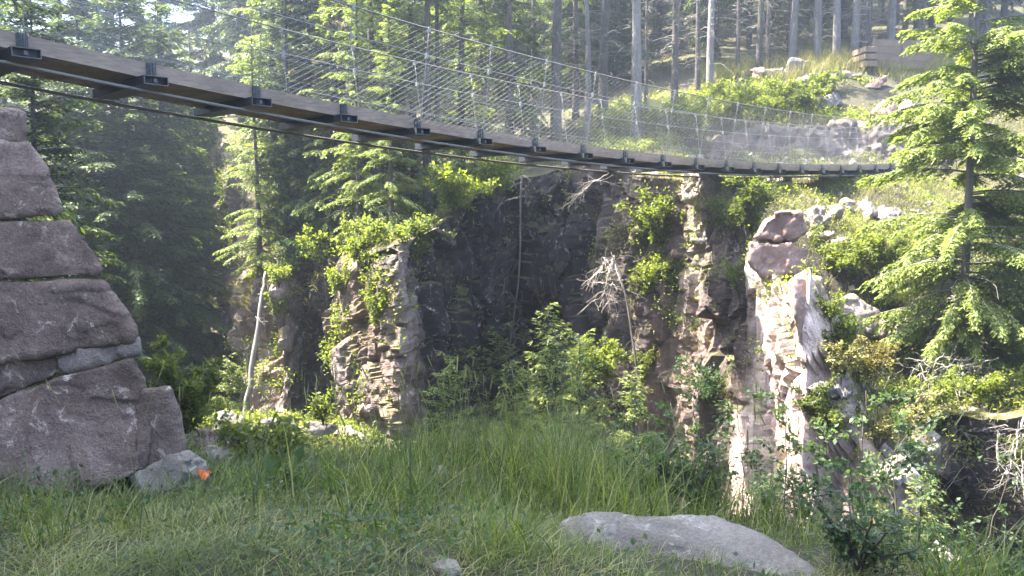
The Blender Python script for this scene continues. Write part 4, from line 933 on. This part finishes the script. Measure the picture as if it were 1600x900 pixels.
def sapling(base, top, lb, n=380, br_=9, seed=0, ls=.055, bend=.12):
    r = np.random.default_rng(seed); base = A(base); top = A(top); o = empty('birch_sapling', base, lb, 'sapling', SG)
    t = np.linspace(0, 1, 12)[:, None]; v = top - base; Ls = np.linalg.norm(v); side = A([r.normal(), r.normal(), 0])
    p = v * t + side * bend * np.sin(t * 3.1) * Ls * .3 + r.normal(size=(12, 3)) * .008 * Ls
    St, Lf = MB(), MB(); St.tube(p, np.linspace(.0075, .002, 12), 5, tint=.5)
    pos, dr = [], []
    for k in range(br_):
        t0 = .22 + .76 * k / br_; b = A([np.interp(t0, t[:, 0], p[:, c]) for c in range(3)]); az = r.random() * 6.28
        d = unit(A([math.cos(az), math.sin(az), .55 + .3 * r.normal()])); L = Ls * (.30 * (1 - t0) + .10) * (.6 + .8 * r.random())
        q = b + d * np.linspace(0, L, 6)[:, None] + UZ * (-.25 * np.linspace(0, 1, 6) ** 2 * L)[:, None] + r.normal(size=(6, 3)) * .015 * L
        St.tube(q, np.linspace(.0035, .0012, 6), 4, cap=False)
        m = int(n / br_); f = (.15 + .85 * r.random(m)) * 4.999; i = f.astype(int)
        pos.append(q[i] + (q[i + 1] - q[i]) * (f - i)[:, None]); dr.append(unit(q[i + 1] - q[i]))
    pos = np.concatenate(pos) + r.normal(size=(sum(map(len, pos)), 3)) * .02; dr = np.concatenate(dr)
    d = unit(dr * .7 + r.normal(size=pos.shape) * .6 + UZ * -.15); sd = unit(np.cross(d, unit(UZ + r.normal(size=d.shape) * .6)))
    Lf.diamonds(pos, d, sd, ls * (.6 + .6 * r.random(len(pos))), ls * .55 * (.7 + .5 * r.random(len(pos))), np.clip(r.normal(.5, .25, len(pos)), 0, 1))
    St.build('stem', M['twig'], o); Lf.build('foliage', M['shade_leaf'], o, smooth=False)
for i, (u0, v0, Y0, u1, v1, Y1, n, lb) in enumerate([
    (1290, 890, 5.6, 1462, 590, 6.0, 420, 'leaning birch sapling with a forked stem, longest of the saplings'),
    (1215, 850, 6.4, 1222, 600, 6.6, 380, 'upright birch sapling before the white cliff'),
    (1170, 840, 6.8, 1150, 590, 6.9, 420, 'bushy birch sapling left of the white cliff'),
    (1110, 820, 7.2, 1095, 560, 7.3, 420, 'tall dark birch sapling before the brown rock face'),
    (1065, 815, 7.6, 1050, 620, 7.6, 380, 'short birch sapling left of the tall dark one'),
    (1250, 860, 6.2, 1290, 660, 6.3, 400, 'birch sapling between the upright and the leaning one'),
    (1365, 905, 6.0, 1350, 610, 6.3, 300, 'thin sapling crossing the leaning birch'),
    (1400, 910, 6.2, 1412, 600, 6.4, 330, 'thin sapling right of the leaning birch'),
    (1330, 905, 5.4, 1325, 700, 5.5, 380, 'low birch sapling at the foot of the leaning one'),
    (1460, 915, 6.4, 1480, 720, 6.5, 260, 'birch sapling before the dark overhang'),
    (1500, 930, 6.8, 1590, 690, 7.2, 160, 'sparse bent sapling at the right edge before the overhang'),
    (1260, 880, 5.0, 1235, 745, 5.0, 300, 'small leafy sapling just right of the foreground boulder'),
    (1010, 800, 8.0, 985, 610, 8.0, 300, 'sapling beside the dead leaning stem')]):
    sapling(P(u0, v0, Y0) - A([0, 0, .15]), P(u1, v1, Y1), lb, n, seed=300 + i, br_=11)

# ------------------------------------------------------------------ dead wood
def dead_stem(name, pts, r0, label, twigs=24, tl_=.5, seed=0, m='dead', hang=-.3, cat='dead tree', group=None):
    r = np.random.default_rng(seed); pts = A(pts); o = empty(name, pts[0], label, cat, group); pts = pts - pts[0]
    t = np.linspace(0, 1, 14); s_ = np.linspace(0, 1, len(pts)); p = np.stack([np.interp(t, s_, pts[:, c]) for c in range(3)], -1) + r.normal(size=(14, 3)) * .012
    St, Tw = MB(), MB(); St.tube(p, np.linspace(r0, r0 * .3, 14), 7); St.build('stem', M[m], o)
    for k in range(twigs):
        b = A([np.interp(r.random(), t, p[:, c]) for c in range(3)]); d = unit(r.normal(size=3) * A([1, 1, .5]) + UZ * hang)
        L = tl_ * (.3 + r.random()); x = np.linspace(0, 1, 6); q = b + d * (L * x)[:, None] + UZ * (hang * .7 * L * x ** 2)[:, None] + r.normal(size=(6, 3)) * .03 * L
        Tw.tube(q, np.linspace(.009, .003, 6), 3, cap=False)
        for j in range(4):
            e = q[1 + j]; dd = unit(d + r.normal(size=3) * .7); Tw.tube(e + dd * np.linspace(0, L * .45, 4)[:, None] + r.normal(size=(4, 3)) * .01, .003, 3, cap=False)
    Tw.build('twigs', M[m], o)
dead_stem('dead_tree', [P(815, 275, 20.3), P(812, 420, 20.0), P(796, 560, 19.6), P(782, 660, 19.3)], .028, 'thin dead tree hanging upside down on the dark gorge wall', 46, .8, 1, 'bark')
dead_stem('dead_tree', [P(1008, 650, 16.0), P(990, 540, 16.2), P(974, 440, 16.6), P(955, 395, 16.8)], .032, 'leaning dead conifer stem full of bare twigs before the brown face', 26, .45, 2, 'bark')
dead_stem('dead_tree', [P(382, 668, 19.6), P(394, 570, 19.8), P(408, 470, 20.2), P(416, 425, 20.6)], .085, 'leaning bleached trunk against the lit pillar on the left', 6, .4, 3)
dead_stem('dead_branch', [P(905, 305, 20.0), P(925, 285, 19.0), P(952, 270, 18.4)], .02, 'pale bare branch sticking out under the bridge', 6, .6, 4, cat='branch')
for i, (u, v, Y, u2, v2, lb) in enumerate([(1455, 505, 15.2, 1480, 440, 'white forked dead branch right of the spruce trunk'), (1470, 520, 15.0, 1560, 500, 'bleached dead branch lying towards the golden bush'),
                                           (1420, 560, 14.6, 1520, 590, 'tangle of bleached brushwood below the spruce boughs'), (1540, 560, 14.8, 1600, 610, 'tangle of brushwood right of the spruce trunk'),
                                           (1440, 600, 14.2, 1560, 560, 'long brushwood pieces crossing the spruce foot'), (1380, 640, 14.0, 1450, 690, 'twiggy brushwood on the slope under the spruce'),
                                           (1490, 645, 13.4, 1500, 730, 'hanging grey root tangle at the dark overhang'), (1600, 650, 12.6, 1575, 750, 'hanging grey twigs at the right frame edge'),
                                           (960, 400, 17.6, 940, 470, 'pale withered twig tangle on the corner of the dark wall'), (1010, 150, 26.4, 1050, 200, 'dead twigs hanging by the lichened trunk')]):
    dead_stem('dead_branch', [P(u, v, Y), (P(u, v, Y) + P(u2, v2, Y - .2)) / 2 + A([0, 0, .08]), P(u2, v2, Y - .4)], .018, lb, 34, .5, 10 + i, hang=-.45, cat='branch', group='dead branches on the bank')
for lb, p, q, r0 in [('bleached log lying across the gorge boulders', P(363, 676, 11.4), P(432, 702, 10.4), .055), ('thin white log behind the brown gorge boulder', P(282, 686, 12.2), P(352, 680, 12.2), .045), ('slim white pole on the pale flat boulder', P(345, 686, 11.8), P(432, 690, 11.6), .03)]:
    o = empty('log', (p + q) / 2, lb, 'log', 'logs on the gorge floor'); t = np.linspace(-.5, .5, 9)[:, None]; m = MB(); m.tube((q - p) * t + rng.normal(size=(9, 3)) * .012, np.linspace(r0, r0 * .7, 9), 9)
    m.build('stem', M['dead'], o)
    m = MB()
    for k in range(4):
        b = (q - p) * (rng.random() - .5); d = unit(rng.normal(size=3) + UZ * .6); m.tube(b + d * np.linspace(0, .22, 4)[:, None], np.linspace(.012, .005, 4), 5)
    m.build('branch_stub', M['dead'], o)

# ------------------------------------------------------------------ plank fence on the bank
fo = P(1365, 98, 32.0); fo[2] = H(fo[0], fo[1]) - .05
fz = P(1365, 70, 32.0)[2]; hF = fz - fo[2]
fence = empty('plank_fence', fo, 'pale wooden plank fence with capped posts at the top of the bank', 'fence')
fx = A([1., .12, 0]) / math.hypot(1, .12); fy = A([-fx[1], fx[0], 0])
for k in range(3):
    m = MB(); m.box(fx * k * 1.22 + UZ * hF / 2, fx * .05, fy * .05, UZ * (hF / 2 + .3)); po = m.build('post', M['plank'], fence, False)
    m = MB(); m.box(fx * k * 1.22 + UZ * (hF + .33), fx * .09, fy * .09, UZ * .025); m.build('post_cap', M['plank'], po, False)
    if k < 2:
        for j in range(4):
            hz = hF / 4; m = MB(); m.box(fx * (k * 1.22 + .61) + fy * .02 + UZ * (hz * (j + .5) + .22), fx * .555, fy * .02, UZ * (hz / 2 - .006)); m.build('board', M['plank'], fence, False)
LG = 'squared timbers at the end of the fence'
for j, lb in enumerate(['lowest squared timber at the fence end', 'middle squared timber at the fence end', 'topmost squared timber at the fence end']):
    m = MB(); m.box((0, 0, 0), fx * .26, fy * .5, UZ * .11)
    o = m.build('squared_timber', M['plank'], None, False, tuple(fo - fx * .34 + fy * .1 + UZ * (.30 + j * .27))); b = o.modifiers.new('b', 'BEVEL'); b.width = .025; b.segments = 2
    tag(o, lb, 'timber', LG)

# ------------------------------------------------------------------ ground cover
r = np.random.default_rng(5)
def herbs(mb, p, q, h, ls, per, tint=(.5, .2)):
    m = len(p); hh = h * (.3 + .7 * q.random((m, per, 1))); pos = p[:, None] + q.normal(size=(m, per, 3)) * A([.14, .14, .02]) + UZ * hh
    pos = pos.reshape(-1, 3); d = unit(q.normal(size=pos.shape) + UZ * .2); sd = unit(np.cross(d, unit(UZ + q.normal(size=d.shape) * .6)))
    mb.diamonds(pos, d, sd, ls * (.6 + .8 * q.random(len(pos))), ls * .55 * (.6 + .8 * q.random(len(pos))), np.clip(q.normal(*tint, len(pos)), 0, 1))
gr = MB()
def meadow(n, x0, x1, y0, y1, hfun, dens, straw, lean=(.25, .55), w=(.003, .007), zf=None, mb=gr, seg=4):
    x = x0 + (x1 - x0) * r.random(n); y = y0 + (y1 - y0) * r.random(n)
    k = r.random(n) < dens(x, y); x, y = x[k], y[k]; h = hfun(x, y) * (.55 + .6 * r.random(len(x)))
    z = (zf or G)(x, y); ok = h > .03; x, y, z, h = x[ok], y[ok], z[ok], h[ok]; m = len(x)
    st = straw(x, y); tint = np.where(r.random(m) < st, .8 + .2 * r.random(m), np.clip(.36 + .22 * noise2(x, y, .6, 9) + r.normal(0, .19, m), 0, .68))
    blades(mb, np.stack([x, y, z - .02], -1), h, r.random(m) * 6.283, lean[0] + (lean[1] - lean[0]) * 2 * r.random(m) ** 1.3, w[0] + (w[1] - w[0]) * r.random(m), tint, seg)
def on_ledge(x, y): return (y < edge_y(x) + 1.2) & (np.abs(x) < .72 * y + .5)
tall = lambda x, y: np.exp(-(((x - .1) / 1.25) ** 2)) * sstep(3.7, 4.8, y)
def gh(x, y):
    h = .16 + .32 * tall(x, y) + .12 * sstep(-1.2, -2.4, x) + .10 * noise2(x, y, .8, 7) + .09 * sstep(4.5, 6.5, y) + .16 * sstep(1.1, 1.8, x)
    h = h * (1 - .6 * sstep(-.5, -1.2, x) * sstep(5.0, 6.4, y) * sstep(-5, -4, x))
    h = h * np.where((x > .1) & (x < 1.9) & (y > 3.2) & (y < 4.5), .75, 1)
    return np.clip(h * .78, .05, .52)
clump = lambda x, y: noise2(x, y, .35, 41, 2)
meadow(70000, -6.5, 5.5, 2.7, 8.6, gh, lambda x, y: on_ledge(x, y) * np.clip(.5 + .8 * noise2(x, y, .45, 8), .08, 1), lambda x, y: .13 + .25 * sstep(4.6, 3.4, y) * sstep(1.0, -.2, x))
meadow(42000, -3.6, 2.8, 2.55, 5.0, lambda x, y: .12 + .05 * clump(x, y), lambda x, y: on_ledge(x, y) * np.clip(.8 + .7 * clump(x, y), .2, 1), lambda x, y: .34 + .35 * noise2(x, y, .4, 3), (.6, 1.4))
meadow(30000, -5.5, 4.0, 3.3, 7.6, lambda x, y: gh(x, y) * (1.25 + .5 * clump(x, y)) + .04, lambda x, y: on_ledge(x, y) * sstep(.05, .35, clump(x, y)), lambda x, y: .10 + 0 * x, (.25, .7), (.005, .011))
meadow(7000, -1.6, 2.6, 4.0, 7.2, lambda x, y: .58 + .18 * noise2(x, y, .7, 4), lambda x, y: tall(x, y) * sstep(-.1, .3, clump(x, y)), lambda x, y: .2 + 0 * x, (.12, .4), (.006, .013))
wd = MB(); x = -5 + 7.5 * r.random(2600); y = 2.8 + 5 * r.random(2600); k = on_ledge(x, y) & (noise2(x, y, .5, 55) > .12) & ~((x > .2) & (x < 1.8) & (y > 3.2) & (y < 4.9))
herbs(wd, np.stack([x, y, G(x, y)], -1)[k], r, .17, .034, 9, (.4, .2))
tag(wd.build('weeds', M['shade_leaf'], smooth=False), kind='stuff')
tag(gr.build('grass', M['grass'], smooth=False), kind='stuff')
# flowering grass stalks standing above the blades
sh_ = MB()
for k in range(170):
    x = r.normal(0.0, 1.2); y = 4.0 + 3.2 * r.random()
    if not on_ledge(A([x]), A([y]))[0]: continue
    z = float(G(A([x]), A([y]))[0]); h = .5 + .4 * r.random(); az = r.random() * 6.28; ln_ = .25 * r.random()
    t = np.linspace(0, 1, 6); p = np.stack([x + math.cos(az) * ln_ * t ** 2, y + math.sin(az) * ln_ * t ** 2, z + h * t], -1)
    sh_.tube(p, np.linspace(.0022, .0012, 6), 3, tint=.75 + .2 * r.random(), cap=False); q = p[-1]; d = unit(p[-1] - p[-2])
    sh_.tube(q + d * np.linspace(0, .09 + .05 * r.random(), 5)[:, None], A([.0015, .004, .0045, .0035, .001]), 5, tint=.85)
tag(sh_.build('grass_stalks', M['grass']), kind='stuff')

def scatter_hill(n, region, seed):
    """Random points on the opposite bank inside the picture-independent plan polygon region."""
    q = np.random.default_rng(seed); region = A(region); lo = region.min(0); hi = region.max(0)
    p = lo + (hi - lo) * q.random((n, 2)); k = inside(p[:, 0], p[:, 1], [tuple(a) for a in region]) & inside(p[:, 0], p[:, 1], HILLPOLY); p = p[k]
    return np.concatenate([p, H(p[:, 0], p[:, 1])[:, None]], 1), q
def pl(u, Y): return ((u - 800) / F * Y, Y)
BANK = [pl(980, 24), pl(1100, 27.2), pl(1480, 27.2), pl(1700, 26), pl(1700, 33), pl(1300, 33), pl(1000, 33), pl(900, 28)]
SHELF = [pl(1000, 19.5), pl(1180, 17.8), pl(1300, 16.5), pl(1450, 20), pl(1650, 20), pl(1700, 25.5), pl(1080, 25.2), pl(900, 23.5)]
SLOPE = [pl(1262, 14.8), pl(1480, 13.7), pl(1800, 12.5), pl(1900, 22), pl(1500, 22), pl(1330, 17)]
BROWL = [pl(380, 22), pl(560, 18.8), pl(630, 17), pl(700, 19.6), pl(900, 22.4), pl(960, 20.5), pl(980, 26), pl(400, 33), pl(330, 33)]
WOOD = [pl(520, 26), pl(900, 27.5), pl(1020, 30), pl(1450, 34), pl(1500, 60), pl(400, 60)]
cov = MB()
p, q = scatter_hill(9000, BANK, 1); p = p[(noise2(p[:, 0], p[:, 1], 1.6, 2) > -.30) & (p[:, 1] < 30.2 + .5 * noise2(p[:, 0], p[:, 1], 1.5, 5)) & ((p[:, 0] < 11) | (noise2(p[:, 0], p[:, 1], 1.6, 2) > .15))]; herbs(cov, p, q, .36, .11, 9, (.62, .2))
p, q = scatter_hill(1500, SHELF, 2); p = p[noise2(p[:, 0], p[:, 1], 1.3, 4) > .1]; herbs(cov, p, q, .22, .08, 8)
p, q = scatter_hill(4200, SLOPE, 3); p = p[noise2(p[:, 0], p[:, 1], 1.1, 6) > -.05]; herbs(cov, p, q, .26, .065, 10, (.6, .2))
p, q = scatter_hill(4500, BROWL, 4); p = p[noise2(p[:, 0], p[:, 1], 1.2, 8) > -.2]; herbs(cov, p, q, .35, .085, 9)
FRONT = [tuple(BP[j][:2]) for j in range(16, len(BP))] + [pl(1700, 26), pl(940, 26)]
p, q = scatter_hill(9000, FRONT, 8); p = p[noise2(p[:, 0], p[:, 1], .8, 18) > -.05]; herbs(cov, p, q, .20, .07, 8, (.6, .2))
tag(cov.build('undergrowth', M['leaf'], smooth=False), kind='stuff')
mo = MB()
p, q = scatter_hill(9000, WOOD, 6); p = p[noise2(p[:, 0], p[:, 1], 2.2, 12) > .05]; herbs(mo, p, q, .18, .10, 8)
p, q = scatter_hill(2600, SLOPE, 7); p = p[noise2(p[:, 0], p[:, 1], .9, 14) > .15]; herbs(mo, p, q, .12, .05, 10)
tag(mo.build('moss', M['moss'], smooth=False), kind='stuff')
dg_ = MB()
def dry(n, reg, seed, h, thr, sc_, w=.009):
    p, q = scatter_hill(n, reg, seed); nz = noise2(p[:, 0], p[:, 1], sc_, seed + 20); p = p[nz > thr]; m = len(p)
    blades(dg_, p - A([0, 0, .02]), h * (.5 + .7 * q.random(m)), q.random(m) * 6.28, .2 + .6 * q.random(m), w * (.6 + .8 * q.random(m)), q.random(m), 3)
dry(26000, BANK, 11, .5, .0, 1.7, .012); dry(30000, SHELF, 12, .30, -.15, 1.5, .010); dry(9000, SLOPE, 13, .3, .0, 1.0); dry(6000, BROWL, 14, .35, .1, 1.2)
dry(9000, [pl(1080, 31.5), pl(1500, 31.5), pl(1500, 34.2), pl(1080, 34.2)], 15, .75, -.3, 1.0, .014)
dry(26000, FRONT, 16, .32, -.25, .9, .008)
rb, bw = MB(), MB(); p, q = scatter_hill(2600, FRONT, 17); p = p[noise2(p[:, 0], p[:, 1], 1.2, 37) > .0]
cube = A([(x, y, z) for z in (-1, 1) for y in (-1, 1) for x in (-1, 1)], float); cf = A([(0, 2, 3, 1), (4, 5, 7, 6), (0, 1, 5, 4), (2, 6, 7, 3), (0, 4, 6, 2), (1, 3, 7, 5)])
for c in p:
    s_ = .03 + .13 * q.random() ** 2.5; R_ = np.linalg.qr(q.normal(size=(3, 3)))[0]
    rb.add(c + (cube * (.55 + .6 * q.random((8, 3))) * A([1, .8, .6]) * s_) @ R_, cf)
tag(rb.build('rubble', M['slab'], smooth=False), kind='stuff')
p, q = scatter_hill(1500, SLOPE, 18); p = p[noise2(p[:, 0], p[:, 1], 1.3, 39) > -.15]
for c in p:
    az = q.random() * 6.28; L_ = .25 + .9 * q.random() ** 2; d = A([math.cos(az), math.sin(az), .5 * q.normal() * .5]); t = np.linspace(0, 1, 5)[:, None]
    bw.tube(c + A([0, 0, .05 + .15 * q.random()]) + d * L_ * (t - .5) + q.normal(size=(5, 3)) * .03 * L_, np.linspace(.010, .004, 5), 3, cap=False)
tag(bw.build('brushwood', M['dead']), kind='stuff')
tag(dg_.build('dry_grass', M['dry'], smooth=False), kind='stuff')
# plants that hang on the gorge wall
cp, cd = MB(), MB(); n_, m_ = CV.shape[:2]; q = np.random.default_rng(77)
ii = q.integers(200, n_, 5200); jj = (q.random(5200) ** .55 * (m_ - 6)).astype(int)
p = CV[ii, jj]; nz = fbm(p * .8, 3, 41); nr = np.concatenate([CN[ii], np.zeros((len(ii), 1))], 1)
vis = (p[:, 2] > -7.5) & (np.abs(p[:, 0]) < .72 * p[:, 1])
wu = np.interp(np.linspace(0, 1, n_)[ii], np.concatenate([[0], np.cumsum(np.linalg.norm(np.diff(BP[:, :2], axis=0), axis=1))]) / np.sum(np.linalg.norm(np.diff(BP[:, :2], axis=0), axis=1)), [b[0] for b in BROW])
k = (nz > .32) & vis & (~((wu > 625) & (wu < 930)) | (q.random(len(wu)) < .15)) & (~((wu > 1165) & (wu < 1320)) | (q.random(len(wu)) < .3)); p1, n1 = p[k], nr[k]
pos = (p1[:, None] + n1[:, None] * (.02 + .14 * q.random((len(p1), 26, 1))) + q.normal(size=(len(p1), 26, 3)) * A([.09, .09, .14])).reshape(-1, 3)
d = unit(q.normal(size=pos.shape) * .8 + UZ * -.4); sd = unit(np.cross(d, unit(UZ + q.normal(size=d.shape) * .6)))
cp.diamonds(pos, d, sd, .075 * (.5 + .8 * q.random(len(pos))), .042 * (.6 + .8 * q.random(len(pos))), np.clip(q.normal(.45, .22, len(pos)), 0, 1))
tag(cp.build('undergrowth', M['leaf'], smooth=False), kind='stuff')
k = (nz < -.30) & vis & (jj > m_ * .35); p1, n1 = p[k], nr[k]
pp = np.repeat(p1, 9, 0) + q.normal(size=(len(p1) * 9, 3)) * .07; nn = np.repeat(n1, 9, 0); m = len(pp)
az = np.arctan2(nn[:, 1], nn[:, 0]) + q.normal(size=m) * .7
blades(cd, pp, .30 * (.4 + .8 * q.random(m)), az, 1.2 + .8 * q.random(m), .007 + .005 * q.random(m), q.random(m), 4)
tag(cd.build('dry_grass', M['dry'], smooth=False), kind='stuff')
# the gorge floor on the left: weeds, straw and litter between the rocks
fl_, fd = MB(), MB(); q = np.random.default_rng(91)
x = -9 + 9.5 * q.random(9000); y = 8.3 + 11.5 * q.random(9000); k = (np.abs(x) < .72 * y) & ~inside(x, y, HILLPOLY) & (noise2(x, y, 1.3, 31) > -.15)
herbs(fl_, np.stack([x, y, G(x, y)], -1)[k], q, .22, .075, 7)
tag(fl_.build('undergrowth', M['leaf'], smooth=False), kind='stuff')
x = -9 + 9.5 * q.random(26000); y = 8.3 + 11.5 * q.random(26000); k = (np.abs(x) < .72 * y) & ~inside(x, y, HILLPOLY) & (noise2(x, y, 1.1, 33) > -.2)
p = np.stack([x, y, G(x, y) - .02], -1)[k]; m = len(p)
blades(fd, p, .28 * (.4 + .8 * q.random(m)), q.random(m) * 6.28, .3 + .8 * q.random(m), .006 + .005 * q.random(m), q.random(m), 3)
tag(fd.build('dry_grass', M['dry'], smooth=False), kind='stuff')

# ------------------------------------------------------------------ the bright summer air of the gorge
mh, nt, N, L = mat('air'); out = N('ShaderNodeOutputMaterial'); pv = N('ShaderNodeVolumePrincipled')
pv.inputs['Color'].default_value = (0.72, 0.84, 1.0, 1); pv.inputs['Density'].default_value = HAZE; pv.inputs['Anisotropy'].default_value = 0.72
L(pv.outputs[0], out.inputs['Volume'])
if HAZE > 0:
    mb = MB(); mb.box((0, 0, 30), (330, 0, 0), (0, 330, 0), (0, 0, 62)); hz = mb.build('haze', mh, smooth=False); tag(hz, kind='stuff')
